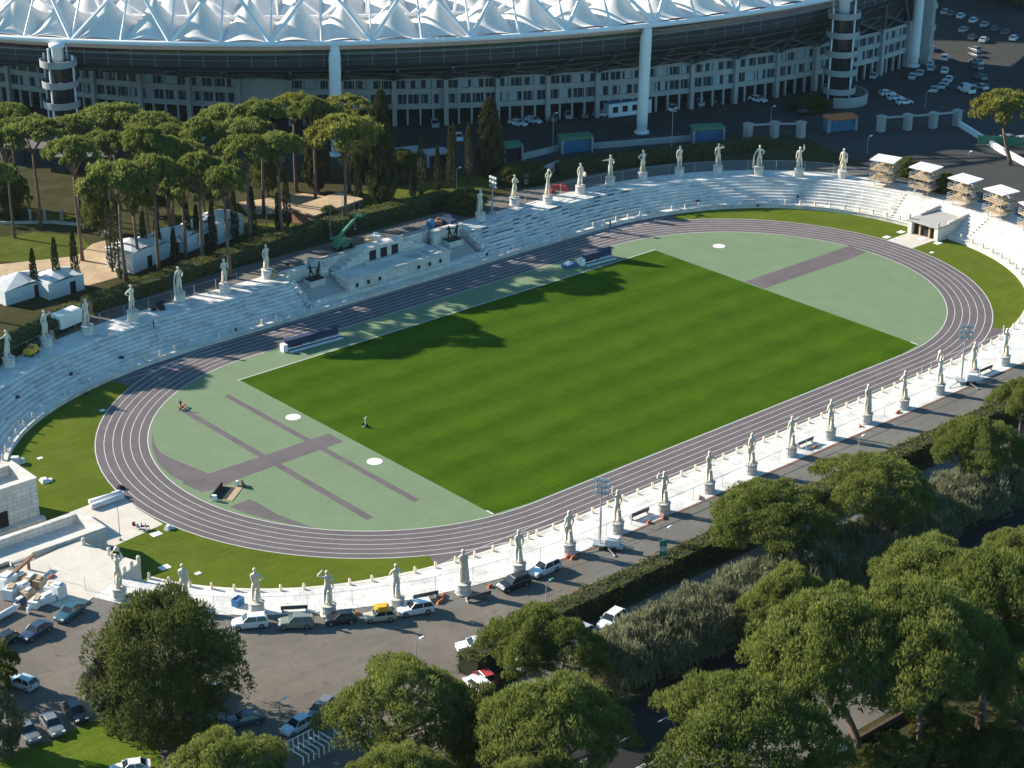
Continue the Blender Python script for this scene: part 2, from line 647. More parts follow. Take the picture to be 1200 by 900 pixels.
def nth(i):
    if i < len(ORD):
        return ORD[i]
    t = {2: 'twenty', 3: 'thirty', 4: 'forty', 5: 'fifty', 6: 'sixty', 7: 'seventy'}[i // 10]
    if i % 10 == 0:
        return t[:-1] + 'ieth'
    return t + '-' + ORD[i % 10]
# ------------------------------------------------------------------ the oval
HS, RI, RO = 42.2, 35.9, 44.1          # half straight, inner and outer radius of the track
FOOT = []                              # foot line of the stand, counter-clockwise


def _arc(cx, a, b, n, t0, t1, k):
    out = []
    for i in range(k + 1):
        t = R(t0 + (t1 - t0) * i / k)
        c, s = math.cos(t), math.sin(t)
        out.append((cx + a * math.copysign(abs(c) ** (2 / n), c), b * math.copysign(abs(s) ** (2 / n), s)))
    return out


_raw = [(-HS + 2 * HS * i / 40, -44.5) for i in range(40)] + _arc(HS, 53.7, 44.5, 2.3, -90, 90, 300)
_raw += [(HS - 2 * HS * i / 40, 44.5) for i in range(1, 40)] + _arc(-HS, 57.5, 44.5, 2.45, 90, 270, 300)[:-1]
_raw = np.array(_raw + [_raw[0]])
_s = np.concatenate([[0], np.cumsum(np.hypot(*np.diff(_raw, axis=0).T))])
_n = int(_s[-1] / 1.5)
_q = np.linspace(0, _s[-1], _n, endpoint=False)
FX, FY = np.interp(_q, _s, _raw[:, 0]), np.interp(_q, _s, _raw[:, 1])
TX, TY = np.roll(FX, -2) - np.roll(FX, 2), np.roll(FY, -2) - np.roll(FY, 2)
_l = np.hypot(TX, TY)
NX, NY = TY / _l, -TX / _l
for _ in range(6):
    NX = (np.roll(NX, 1) + NX + np.roll(NX, -1)) / 3
    NY = (np.roll(NY, 1) + NY + np.roll(NY, -1)) / 3
_l = np.hypot(NX, NY)
NX, NY = NX / _l, NY / _l
FS = _q


def off(i, d):
    i %= _n
    return (FX[i] + NX[i] * d, FY[i] + NY[i] * d)


def nearest(x, y, d=0):
    return int(np.argmin((FX + NX * d - x) ** 2 + (FY + NY * d - y) ** 2))


def sweep(idx, prof, mb, m=0, closed=False, u0=0):
    """profile [(outward, z)] swept along foot points idx"""
    ids = list(idx) + ([idx[0]] if closed else [])
    vs = [0]
    for a, b in zip(prof[:-1], prof[1:]):
        vs.append(vs[-1] + math.hypot(b[0] - a[0], b[1] - a[1]))
    rows, uv = [], []
    for k, i in enumerate(ids):
        rows.append([(*off(i, d), z) for d, z in prof])
        uv.append([(u0 + k * 1.5, w) for w in vs])
    return mb.sheet(rows, m, uv, flip=True)


OUT = 12.6
# the land: one sheet from the rim of the bowl to the horizon
mb = MB()
rows = [[], [], [], []]
for i in list(range(_n)) + [0]:
    x, y = off(i, OUT)
    a = math.atan2(y, x)
    rows[0].append((x, y, GZ))
    for k, rr in ((1, 230), (2, 700), (3, 5000)):
        rows[k].append((rr * math.cos(a), rr * math.sin(a), GZ))
mb.sheet(rows)
struct('ground', mb, M['earth'])
# floor of the bowl
mb = MB()
mb.face([(*off(i, 0.3), 0) for i in range(_n)])
struct('grass_verge', mb, M['verge'])


def stadium(r, k=40, hs=HS):
    p = [(hs + r * math.cos(R(-90 + 180 * i / k)), r * math.sin(R(-90 + 180 * i / k))) for i in range(k + 1)]
    p += [(-hs + r * math.cos(R(90 + 180 * i / k)), r * math.sin(R(90 + 180 * i / k))) for i in range(k + 1)]
    return p


def ring(mb, r0, r1, z, m=0):
    a, b = stadium(r0), stadium(r1)
    a.append(a[0])
    b.append(b[0])
    return mb.sheet([[(*p, z) for p in a], [(*p, z) for p in b]], m)


def flat(name, pts, z, m):
    mb = MB()
    p = [Vector((x, y)) for x, y in pts]
    ar = sum(p[i].x * p[(i + 1) % len(p)].y - p[(i + 1) % len(p)].x * p[i].y for i in range(len(p)))
    if ar < 0:
        pts = list(pts)[::-1]
    mb.face([(x, y, z) for x, y in pts])
    return struct(name, mb, m)


# running track: oval plus the sprint chutes that leave the bends
mb = MB()
ring(mb, RI, RO, .012)
struct('running_track', mb, M['track'])
mb = MB()
for sy in (-1, 1):
    y0, y1 = sorted((sy * 36.2, sy * 44.2))
    mb.face([(-63, y0, .006), (63, y0, .006), (66, y1, .006), (-66, y1, .006)] if sy > 0 else
            [(-66, y0, .006), (66, y0, .006), (63, y1, .006), (-63, y1, .006)])
struct('sprint_chute', mb, M['track'])
mb = MB()
for k in range(7):
    r = RI + .12 + k * (RO - RI - .24) / 6
    w = .075 if k in (0, 6) else .05
    ring(mb, r - w, r + w, .017)
for sy in (-1, 1):
    for k in range(1, 7):
        r = sy * (RI + .12 + k * (RO - RI - .24) / 6)
        for sx in (-1, 1):
            x0, x1 = sorted((sx * 43.5, sx * 64))
            if k < 4:
                continue
            mb.face([(x0, r - .05, .0165), (x1, r - .05, .0165), (x1, r + .05, .0165), (x0, r + .05, .0165)])
struct('lane_markings', mb, M['line'])
flat('green_infield', stadium(RI), .012, M['green'])
flat('grass_pitch', [(-49.1, 28.8), (-49.1, -34.9), (-42.2, -35.72), (42.2, -35.72), (47.5, -35.0), (47.5, 28.8)], .02, M['pitch'])
mb = MB()
mb.face([(-49.6, 28.8, .024), (47.9, 28.8, .024), (47.9, 29.0, .024), (-49.6, 29.0, .024)])
mb.face([(-49.2, -34.9, .024), (-48.9, -34.9, .024), (-48.9, -33.4, .024), (-49.2, -33.4, .024)])
mb.face([(47.4, -34.9, .024), (47.7, -34.9, .024), (47.7, -33.4, .024), (47.4, -33.4, .024)])
struct('pitch_edging', mb, M['line'])

# grey run-ups laid in the green surface
RUNZ = .018


def pxpoly(pts, z=0):
    return [at(x, y, z) for x, y in pts]


flat('run_up', [(47.9, .7), (72, .7), (78.0, 1.2), (77.9, 5.6), (47.9, 5.5)], RUNZ, M['track'])
flat('run_up', pxpoly([(385, 508), (402.5, 517.5), (330, 543), (278, 562), (258, 572), (236, 577), (213, 566), (245, 555), (300, 537)]), RUNZ, M['track'])
flat('run_up', pxpoly([(263, 464.5), (268, 462), (492, 585.5), (485, 588.5)]), RUNZ + .004, M['track'])
flat('run_up', pxpoly([(210, 481), (216.5, 478.5), (437.5, 606), (430, 609.5)]), RUNZ + .008, M['track'])
flat('steeplechase_curve', pxpoly([(178, 508), (181, 521), (187, 530), (200, 537), (246, 556), (236, 566), (218, 566), (200, 557), (186, 544), (178.5, 527)]), RUNZ + .012, M['track'])
flat('steeplechase_curve', pxpoly([(270, 594), (292, 585), (303, 590), (325, 603), (352, 613), (367, 618.5), (345, 614.8), (318, 609.5), (290, 602)]), RUNZ + .012, M['track'])
mb = MB()
for px, py in ((343.5, 489), (439, 541), (842.5, 288.5)):
    x, y = at(px, py, 0)
    mb.face([(x + 1.22 * math.cos(t * math.pi / 12), y + 1.22 * math.sin(t * math.pi / 12), .04) for t in range(24)])
struct('throwing_circles', mb, M['white'])

# paved way to each gate
flat('gate_paving', [(86.0, -3.3), (96.0, -3.3), (96.0, 2.9), (86.0, 2.9)], .005, M['paving'])
flat('gate_paving', [(-86.2, -6.6), (-104, -9), (-104, 4.5), (-84.9, 6.0), (-86.4, 0)], .005, M['paving'])

# small concrete slabs in the verge
for i, (px, py) in enumerate([(138, 577), (183, 626), (193, 665), (1039, 278), (1056, 272), (1081, 280), (1099, 285), (120, 481), (232, 672), (47, 537), (1092, 296)]):
    x, y = at(px, py, 0)
    k = 1.0 if i < 7 else .55
    mb = MB().obox((x, y, 0), (1.5 * k, 1.2 * k, .06), 0)
    o = mb.build('cover_slab', M['white'])
    tag(o, ['square pale slab set in grass above the left gate paving', 'square pale slab in grass below the left gate paving', 'square pale slab in grass near the lower left terrace wall',
            'pale slab in grass left of the right gate paving near the track', 'pale slab in grass left of the gate canopy', 'pale slab in grass right of gate paving near the track',
            'pale slab in grass right of the gate canopy', 'small pale slab in grass on the left bend', 'small pale slab in grass above the second near statue', 'small pale slab beside the marble gatehouse',
            'small pale slab low on the right bend grass'][i], 'slab', 'slabs set in the grass')

# promenade round the rim, car park, plaza, roads, lawns
mb = MB()
rows = [[], []]
for i in list(range(_n)) + [0]:
    rows[0].append((*off(i, OUT - .02), GZ + .004))
    rows[1].append((*off(i, 22.6 if FY[i] < 0 else 19.5), GZ + .004))
mb.sheet(rows)
struct('promenade', mb, M['asphalt2'])
flat('car_park', [(-52, -56.5), (-60, -67), (-84, -72), (-100, -86), (-112, -100), (-135, -112), (-230, -110), (-230, 30), (-130, 40), (-113, 20), (-112, -28), (-100, -45), (-86, -56), (-72, -58)], GZ + .008, M['asphalt'])
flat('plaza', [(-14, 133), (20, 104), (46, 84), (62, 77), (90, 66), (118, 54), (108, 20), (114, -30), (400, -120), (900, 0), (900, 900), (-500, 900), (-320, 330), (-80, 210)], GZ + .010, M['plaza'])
flat('lower_path', [(-82, -75.5), (-60, -71.5), (200, -71.5), (200, -76.5), (-60, -76.5), (-90, -82)], GZ + .006, M['path'])
flat('road', [(-200, -97.5), (300, -97.5), (300, -87.2), (-60, -87.2), (-84, -88.2), (-200, -92)], GZ + .010, M['road'])
mb = MB()
for yy in (-97.3,):
    mb.face([(-84, yy - .06, GZ + .016), (300, yy - .06, GZ + .016), (300, yy + .06, GZ + .016), (-84, yy + .06, GZ + .016)])
for k in range(70):
    x = -200 + k * 7
    mb.face([(x, -92.5, GZ + .016), (x + 3, -92.5, GZ + .016), (x + 3, -92.35, GZ + .016), (x, -92.35, GZ + .016)])
struct('road_markings', mb, M['line'])
mb = MB().box(-84, 300, -87.1, -86.8, GZ, GZ + .14)
struct('kerb', mb, M['plaza'])
mb = MB().box(-200, 300, -97.9, -97.6, GZ, GZ + .14)
struct('kerb', mb, M['concrete'])
flat('pavement', [(-200, -108.5), (300, -108.5), (300, -98.1), (-200, -98.1)], GZ + .008, M['path'])
mb = MB().box(-75, 60, -110.3, -109.9, GZ, GZ + .7)
tag(mb.build('low_brick_wall', M['brown']), 'low brown wall edging the pavement under the foreground pines', 'wall')
flat('lawn', pxpoly([(-40, 905), (20, 880), (60, 868), (100, 848), (142, 838), (182, 865), (200, 930), (-40, 940)], GZ) , GZ + .014, M['lawn2'])
flat('lawn', pxpoly([(-30, 283), (40, 272), (95, 277), (108, 292), (95, 305), (40, 308), (-30, 305)], GZ), GZ + .014, M['lawn'])
flat('lawn', pxpoly([(20, 258), (60, 250), (95, 254), (60, 264)], GZ), GZ + .018, M['lawn'])
flat('lawn', pxpoly([(205, 250), (270, 238), (290, 244), (250, 256), (210, 262)], GZ), GZ + .018, M['lawn'])
flat('lawn', pxpoly([(400, 228), (560, 205), (585, 214), (560, 222), (400, 246)], GZ), GZ + .012, M['lawn'])
flat('sandy_yard', pxpoly([(-20, 312), (90, 300), (108, 286), (128, 280), (134, 312), (138, 325), (95, 337), (60, 330), (-20, 322)], GZ), GZ + .022, M['sand'])
flat('gravel_court', pxpoly([(280, 237), (360, 226), (392, 232), (340, 250), (290, 252)], GZ), GZ + .026, M['sand'])
flat('lawn', pxpoly([(280, 262), (345, 262), (420, 245), (440, 250), (300, 292), (270, 300)], GZ), GZ + .026, M['lawn'])

# the wooded ridge west of the stadium: it keeps the afternoon sun off the plaza's right half
mb = MB()
ridge = [(50, 350, 20), (85, 340, 130), (120, 330, 168), (165, 318, 180), (225, 296, 185), (300, 262, 185), (400, 200, 180), (500, 120, 150), (600, 30, 70), (660, -20, 10)]
rows = []
for x, y, h in ridge:
    n = Vector((.45, .89))
    rows.append([(x + n.x * d, y + n.y * d, GZ + h * k - .5) for d, k in ((-55, 0), (-38, .35), (-18, .8), (0, 1), (60, 1.02), (160, .6), (300, 0))])
mb.sheet(rows, flip=True)
struct('hill', mb, M['earth'])
# ------------------------------------------------------------------ marble stand
STEPS, RUN, RISE, WALK = 8, .735, .425, 1.95
PROF = [(0, 0), (0, .8), (WALK, .8)]
for k in range(STEPS):
    PROF += [(WALK + RUN * k, .8 + RISE * (k + 1)), (WALK + RUN * (k + 1), .8 + RISE * (k + 1))]
PROF += [(OUT, TZ), (OUT, GZ - .1)]
far_trib_r = min(i for i in range(_n) if FY[i] > 40 and FX[i] < 19.5)
far_trib_l = max(i for i in range(_n) if FY[i] > 40 and FX[i] > -22.5)
gate_n = max(i for i in range(_n) if FX[i] < -60 and FY[i] > 14.6)
gate_s = min(i for i in range(_n) if FX[i] < -60 and FY[i] < -9.5)
plat_s = min(i for i in range(_n) if FX[i] < -60 and FY[i] < -19.0)
SEC_A = list(range(plat_s, _n)) + list(range(0, far_trib_r + 1))
SEC_B = list(range(far_trib_l, gate_n + 1))


def caps(mb, idx, prof):
    for i in (idx[0], idx[-1]):
        p = [(*off(i, d), z) for d, z in prof]
        base = [(*off(i, prof[-1][0]), 0)]
        mb.face(p[:-1] + base, 0, [(q[1], q[2]) for q in p[:-1] + base])


root = thing('marble_grandstand', (0, 0, 0), 'white marble stepped grandstand ringing the whole running track', 'grandstand')
for nm, sec in (('seating_tier', SEC_A), ('seating_tier', SEC_B)):
    mb = MB()
    sweep(sec, PROF, mb)
    caps(mb, sec, PROF)
    mb.build(nm, M['marble'], root)
# kerb course on the foot wall, drawn a touch proud of it
for sec in (SEC_A, SEC_B):
    mb = MB()
    sweep(sec, [(-.08, .62), (-.08, .83), (.5, .83), (.5, .79)], mb)
    mb.build('coping', M['marble_block'], root)
# stairs cut into the tiers: half-height steps in narrow flights
for i in range(8, _n, 12):
    if not (i in SEC_A or i in SEC_B) or (FX[i] < 19 and FX[i] > -22 and FY[i] > 0):
        continue
    mb = MB()
    for k in range(STEPS):
        d0 = WALK + RUN * k - RUN / 2
        a, b = off(i, d0), off(i, d0 + RUN / 2 + .02)
        tx, ty = -NY[i] * .55, NX[i] * .55
        z0, z1 = .8 + RISE * k - .02, .8 + RISE * (k + .5)
        mb.hexa([(a[0] + tx, a[1] + ty, z0), (a[0] - tx, a[1] - ty, z0), (b[0] - tx, b[1] - ty, z0), (b[0] + tx, b[1] + ty, z0),
                 (a[0] + tx, a[1] + ty, z1), (a[0] - tx, a[1] - ty, z1), (b[0] - tx, b[1] - ty, z1), (b[0] + tx, b[1] + ty, z1)])
    mb.build('stair_flight', M['marble_block'], root)
# terracotta edge between the terrace and the promenade
mb = MB()
for i in range(_n):
    if (FY[i] < -20 and FX[i] > -60):
        sweep([i, (i + 1) % _n], [(OUT + .02, GZ + .05), (OUT + .35, GZ + .05), (OUT + .36, GZ - .02)], mb)
mb.build('edging_strip', M['brick'], root)

# platform at the left gate with its balustrade posts
mb = MB()
pl = [off(i, 2.2) for i in range(gate_s, plat_s + 1)]
plo = [off(i, OUT + 4) for i in range(gate_s, plat_s + 1)]
mb.prism(pl + plo[::-1], 0, TZ + .012)
plat = mb.build('terrace_platform', M['paving'], root)
i0 = plat_s - 1
for x, y in [off(plat_s, d) for d in (2.6, 4.2, 5.8)] + [off(i, 2.7) for i in range(gate_s + 1, plat_s, 3)]:
    MB().lathe((x, y, TZ), [(.28, 0), (.28, .9), (.2, 1.05), (.05, 1.1)], 10).build('balustrade_post', M['marble_block'], plat)

# ------------------------------------------------------------------ left gate: tunnel with parapets
root = thing('gate_tunnel', (-105, -6.5, 0), 'marble entrance tunnel with parapet walls at the left bend', 'gateway')
mb = MB()
y0, y1, x0, x1 = -3.4, 3.4, -30, 8.0     # local
mb.box(x0, x1, y0, y1, 2.6, 3.3)
mb.box(x0, x1, y1 - .9, y1, 0, 2.6)
mb.box(x0, x1, y0, y0 + .9, 0, 2.6)
mb.build('tunnel_body', M['marble_block'], root)
mb = MB()
mb.box(x0, x1, y1 - .8, y1 + .02, 3.3, 4.6)
mb.build('parapet', M['marble_block'], root)
mb = MB()
mb.box(x1 - 1.1, x1 + .02, y0 + .82, y1 - .81, 3.3, 4.6)
mb.build('parapet', M['marble_block'], root)
MB().box(x0, -6.5, y0 - .02, y0 + .8, 3.3, 4.6).build('parapet', M['marble_block'], root)
MB().box(-3.2, x1 + .02, y0 - .02, y0 + .8, 3.3, 4.6).build('parapet', M['marble_block'], root)
mb = MB()
for k in range(5):
    mb.box(-6.3, -3.4, y0 - .5 - .45 * k, y0 - .03 - .45 * k, 2.0, 4.9 - .17 * k - .55)
mb.build('stair', M['marble_block'], root)
mb = MB().box(x1 - 2, x1 - 1.9, y0 + .9, y1 - .9, 0.02, 2.6)
mb.build('door', M['dark'], root)

# gatehouse beside it
root = thing('gatehouse', (-103.6, 9.9, 0), 'square marble gatehouse with sunken roof and dark doorway', 'building')
mb = MB()
w, d, h = 10.5, 7.0, 6.2
for a in ((-w / 2, w / 2, -d / 2, -d / 2 + .9), (-w / 2, w / 2, d / 2 - .9, d / 2), (-w / 2, -w / 2 + .9, -d / 2 + .9, d / 2 - .9), (w / 2 - .9, w / 2, -d / 2 + .9, d / 2 - .9)):
    mb.box(*a, 0, h)
mb.box(-w / 2 + .9, w / 2 - .9, -d / 2 + .9, d / 2 - .9, 4.6, 5.0)
mb.build('wall', M['marble_block'], root)
mb = MB()
for a in ((-w / 2 - .12, w / 2 + .12, -d / 2 - .12, -d / 2 + 1), (-w / 2 - .12, w / 2 + .12, d / 2 - 1, d / 2 + .12), (-w / 2 - .12, -w / 2 + 1, -d / 2 + 1, d / 2 - 1), (w / 2 - 1, w / 2 + .12, -d / 2 + 1, d / 2 - 1)):
    mb.box(*a, h, h + .25)
mb.build('coping', M['marble_block'], root)
MB().box(-1.0, .4, -d / 2 - .06, -d / 2 - .004, .1, 2.9).build('door', M['dark'], root)
MB().box(-w / 2 - .3, w / 2 + .3, -d / 2 - 1.2, -d / 2 - .13, 0, .5).build('plinth', M['marble_block'], root)

# ------------------------------------------------------------------ right gate canopy
root = thing('gate_canopy', (94.6, -.4, 0), 'flat marble canopy over the dark doorway in the right stand', 'gateway')
root.scale = (1, .92, .80)
MB().box(-1.8, 7.4, -4.2, -3.2, 0, 3.3).build('side_wall', M['marble_block'], root)
MB().box(-1.8, 7.4, 2.8, 3.8, 0, 3.3).build('side_wall', M['marble_block'], root)
MB().box(-2.0, 7.4, -4.35, 3.95, 3.3, 3.75).build('roof_slab', M['marble'], root)
for yy in (-4.25, 3.35):
    mb = MB()
    mb.hexa([(1.5, yy, 3.75), (9.0, yy, 3.75), (9.0, yy + .5, 3.75), (1.5, yy + .5, 3.75), (1.5, yy, 4.1), (9.0, yy, 4.9), (9.0, yy + .5, 4.9), (1.5, yy + .5, 4.1)])
    mb.build('parapet', M['marble_block'], root)
    for xx in (-1.6, 8.9):
        MB().lathe((xx, yy + .25, 3.75 if xx < 0 else 4.2), [(.26, 0), (.26, 1.0), (.12, 1.2)], 10).build('post', M['marble_block'], root)
MB().box(-.9, -.7, -3.2, 2.8, 0.02, 3.3).build('door', M['dark'], root)
for yy in (-1.6, .9):
    MB().box(-1.2, -.92, yy, yy + .4, 0.02, 3.3).build('pillar', M['timber'], root)

# ------------------------------------------------------------------ tribune in the far straight
root = thing('tribune', (-1, 0, 0), 'pale marble tribune of stepped blocks in the middle of the far stand', 'tribune')
mb = MB()
mb.box(-21.7, 20.7, 44.45, 46.0, 0, .85)
mb.box(-21.7, 20.7, 46.0, 47.2, 0, 1.5)
mb.build('plinth', M['marble_block'], root)
for sx in (-1, 1):                      # paved ramps beside the front block
    xa, xb = (-20.0, -12.5) if sx < 0 else (12.0, 19.0)
    mb = MB()
    for k in range(9):
        mb.box(xa, xb, 47.2 + k * .555, 52.2, 0 if k == 0 else 1.49 + .21 * (k - 1), 1.5 + .21 * k)
    mb.build('stair', M['marble'], root)
mb = MB()
mb.box(-12.2, 11.7, 46.6, 51.8, 0, 3.4)
fb = mb.build('front_block', M['marble_block'], root)
mb = MB()
mb.box(-12.5, 12.0, 46.3, 47.0, 3.4, 3.75)
mb.box(-12.5, -11.8, 47.0, 51.8, 3.4, 3.75)
mb.box(11.3, 12.0, 47.0, 51.8, 3.4, 3.75)
mb.build('parapet', M['marble_block'], fb)
for k in range(3):
    for x in (-10.3 + 2.6 * k, 9.3 - 2.6 * k):
        q = MB().box(x - .34, x + .34, 46.54, 46.59, 1.85, 2.65).build('window', M['dark'], fb)
        mb = MB()
        for a in ((x - .56, x + .56, 2.65, 2.87), (x - .56, x + .56, 1.63, 1.85), (x - .56, x - .34, 1.85, 2.65), (x + .34, x + .56, 1.85, 2.65)):
            mb.box(a[0], a[1], 46.5, 46.59, a[2], a[3])
        mb.build('window_frame', M['marble_block'], root)
for x in (4.2, 7.6):
    MB().box(x, x + 2.2, 48.6, 50.2, 3.4, 3.62).build('roof_slab', M['marble'], fb)
# centre block with three dark openings and stepped gable
mb = MB()
mb.box(-4.6, 4.6, 51.8, 54.4, 0, 6.3)
for k in range(5):
    mb.box(-4.6 - 1.3 * (k + 1), -4.6 - 1.3 * k, 51.85, 54.4, 0, 6.3 - .55 * (k + 1))
    mb.box(4.6 + 1.3 * k, 4.6 + 1.3 * (k + 1), 51.85, 54.4, 0, 6.3 - .55 * (k + 1))
cb = mb.build('centre_block', M['marble_block'], root)
for x in (-2.6, 0, 2.6):
    MB().box(x - .75, x + .75, 51.70, 51.79, 3.7, 5.7).build('opening', M['dark'], cb)
MB().box(-4.8, 4.8, 50.9, 51.69, 3.4, 3.9).build('bench', M['marble_block'], root)
# exedra walls behind
for sx in (-1, 1):
    mb = MB()
    pts = [(sx * (11.4 + 2.2 * math.sin(R(a))), 54.6 + 2.2 - 2.2 * math.cos(R(a))) for a in range(0, 91, 15)]
    pts = [(sx * 4.6, 54.6)] + pts
    for a, b in zip(pts[:-1], pts[1:]):
        n = Vector((b[1] - a[1], -(b[0] - a[0]), 0)).normalized() * .45
        mb.hexa([(a[0] - n.x, a[1] - n.y, 0), (b[0] - n.x, b[1] - n.y, 0), (b[0] + n.x, b[1] + n.y, 0), (a[0] + n.x, a[1] + n.y, 0),
                 (a[0] - n.x, a[1] - n.y, 5.6), (b[0] - n.x, b[1] - n.y, 5.6), (b[0] + n.x, b[1] + n.y, 5.6), (a[0] + n.x, a[1] + n.y, 5.6)])
    mb.build('exedra_wall', M['marble_block'], root)
for sx in (-1, 1):
    xa, xb = sorted((sx * 13.2, sx * 20.6))
    mb = MB()
    mb.box(xa, xb, 53.2, 54.6, 0, 5.4)
    mb.box(*sorted((sx * 12.4, sx * 14.2)), 52.2, 53.2, 0, 5.0)
    mb.box(xa, xb, 54.6, 57.0, 0, 4.25)
    mb.build('wing_wall', M['marble_block'], root)
    mb = MB()
    mb.box(*sorted((sx * 14.6, sx * 18.0)), 50.2, 52.6, 0, 3.6)
    mb.build('bronze_plinth', M['marble_block'], root)
    # cheek with half-round ends that stops the seating tiers
    mb = MB()
    x = -21.6 if sx < 0 else 20.1
    for k in range(6):
        mb.box(x, x + .9, 46.0 + k * 1.2, 47.2 + k * 1.2, 0, 1.4 + k * .55)
        mb.lathe((x + .45, 46.0 + k * 1.2 + .5, 1.4 + k * .55), [(.36, 0), (.36, .35), (.2, .5)], 10)
    mb.build('stepped_cheek', M['marble_block'], root)
mb = MB().box(-14, 14, 55.05, 58.2, 4.0, 4.35)
mb.build('rear_terrace', M['paving'], root)
# ------------------------------------------------------------------ figures: one skinned surface each
def skin_mesh(name, V_, E_, RAD, sub=1):
    me = bpy.data.meshes.new(name + '_skeleton')
    me.from_pydata(V_, E_, [])
    o = bpy.data.objects.new(name + '_skeleton', me)
    COL.objects.link(o)
    sk = o.modifiers.new('skin', 'SKIN')
    sk.use_smooth_shade = True
    if not me.skin_vertices:
        me.skin_vertices.new(name='')
    for i, r in enumerate(RAD):
        sv = me.skin_vertices[0].data[i]
        sv.radius = r if isinstance(r, tuple) else (r, r)
        sv.use_root = (i == 0)
    ss = o.modifiers.new('sub', 'SUBSURF')
    ss.levels = ss.render_levels = sub
    dg = bpy.context.evaluated_depsgraph_get()
    out = bpy.data.meshes.new_from_object(o.evaluated_get(dg))
    out.name = name
    bpy.data.objects.remove(o)
    bpy.data.meshes.remove(me)
    return out


# arms: (elbow from shoulder, wrist from elbow); legs: (knee from hip, ankle from knee); x to the figure's left, y forward
DOWN = ((.035, -.02, -.165), (.01, .05, -.14))
POSES = [
    ('with arms at its sides', DOWN, DOWN, (.02, .02), None),
    ('with right arm raised overhead', DOWN, ((-.07, .02, .15), (.02, .02, .15)), (.05, .03), None),
    ('with left hand set on its hip', ((.12, -.05, -.11), (-.085, .07, -.07)), DOWN, (.03, .05), None),
    ('holding a stone ball overhead', ((.07, .03, .14), (-.09, .02, .13)), ((-.07, .03, .14), (.09, .02, .13)), (.03, .02), 'ball'),
    ('holding a discus at its hip', DOWN, ((-.05, -.05, -.155), (-.01, .09, -.11)), (.06, .04), 'discus'),
    ('leaning on a tall club', ((.09, .04, -.14), (.04, .04, -.13)), ((-.11, -.04, -.11), (.08, .07, -.07)), (.05, .06), 'club'),
    ('with arms folded on its chest', ((.05, .07, -.135), (-.13, .06, .04)), ((-.05, .07, -.14), (.13, .05, .04)), (.02, .03), None),
    ('with right hand lifted to its brow', DOWN, ((-.14, .05, .03), (.11, .05, .10)), (.04, .05), None),
    ('with one arm stretched out sideways', ((.16, .02, .01), (.15, .03, .02)), ((-.10, -.04, -.12), (.07, .08, -.06)), (.07, .07), None),
    ('with a cloak over its shoulder', ((.06, .05, -.14), (-.05, .11, .03)), DOWN, (.03, .02), 'cloak'),
]


def body(pose, k=1.0):
    _, aL, aR, (spread, stride), _p = pose
    V_, E_, RD = [], [], []

    def add(p, r, prev=None):
        V_.append(tuple(c * k for c in p))
        RD.append(tuple(c * k for c in r) if isinstance(r, tuple) else r * k)
        if prev is not None:
            E_.append((prev, len(V_) - 1))
        return len(V_) - 1
    pel = add((0, 0, .53), (.078, .062))
    wa = add((0, .005, .615), (.066, .052), pel)
    ch = add((.004, .008, .72), (.092, .062), wa)
    nb = add((0, 0, .815), (.05, .045), ch)
    nk = add((0, .006, .855), .030, nb)
    jaw = add((0, .016, .893), (.036, .042), nk)
    hd = add((0, .010, .935), (.042, .050), jaw)
    add((0, .004, .978), (.030, .036), hd)
    for sx, (el, wr) in ((1, aL), (-1, aR)):
        sh = add((.105 * sx, 0, .795), .040, nb)
        e = add((.105 * sx + el[0], el[1], .795 + el[2]), .030, sh)
        mid = add((.105 * sx + el[0] + wr[0] * .35, el[1] + wr[1] * .35, .795 + el[2] + wr[2] * .35), .030, e)
        w = add((.105 * sx + el[0] + wr[0], el[1] + wr[1], .795 + el[2] + wr[2]), .018, mid)
        q = Vector(wr).normalized()
        add(tuple(Vector((.105 * sx + el[0] + wr[0], el[1] + wr[1], .795 + el[2] + wr[2])) + q * .05), (.022, .014), w)
    for sx in (1, -1):
        st = stride * (1 if sx > 0 else -.6)
        hp = add((.052 * sx, 0, .49), .064, pel)
        th = add(((.056 + spread * .3) * sx, st * .4, .38), .058, hp)
        kn = add(((.060 + spread * .5) * sx, st + .012, .275), .038, th)
        cf = add(((.060 + spread * .7) * sx, st * .9 - .008, .19), .040, kn)
        an = add(((.060 + spread) * sx, st * .7 - .015, .055), .022, cf)
        add(((.066 + spread) * sx, st * .7 + .075, .018), (.020, .018), an)
    return V_, E_, RD


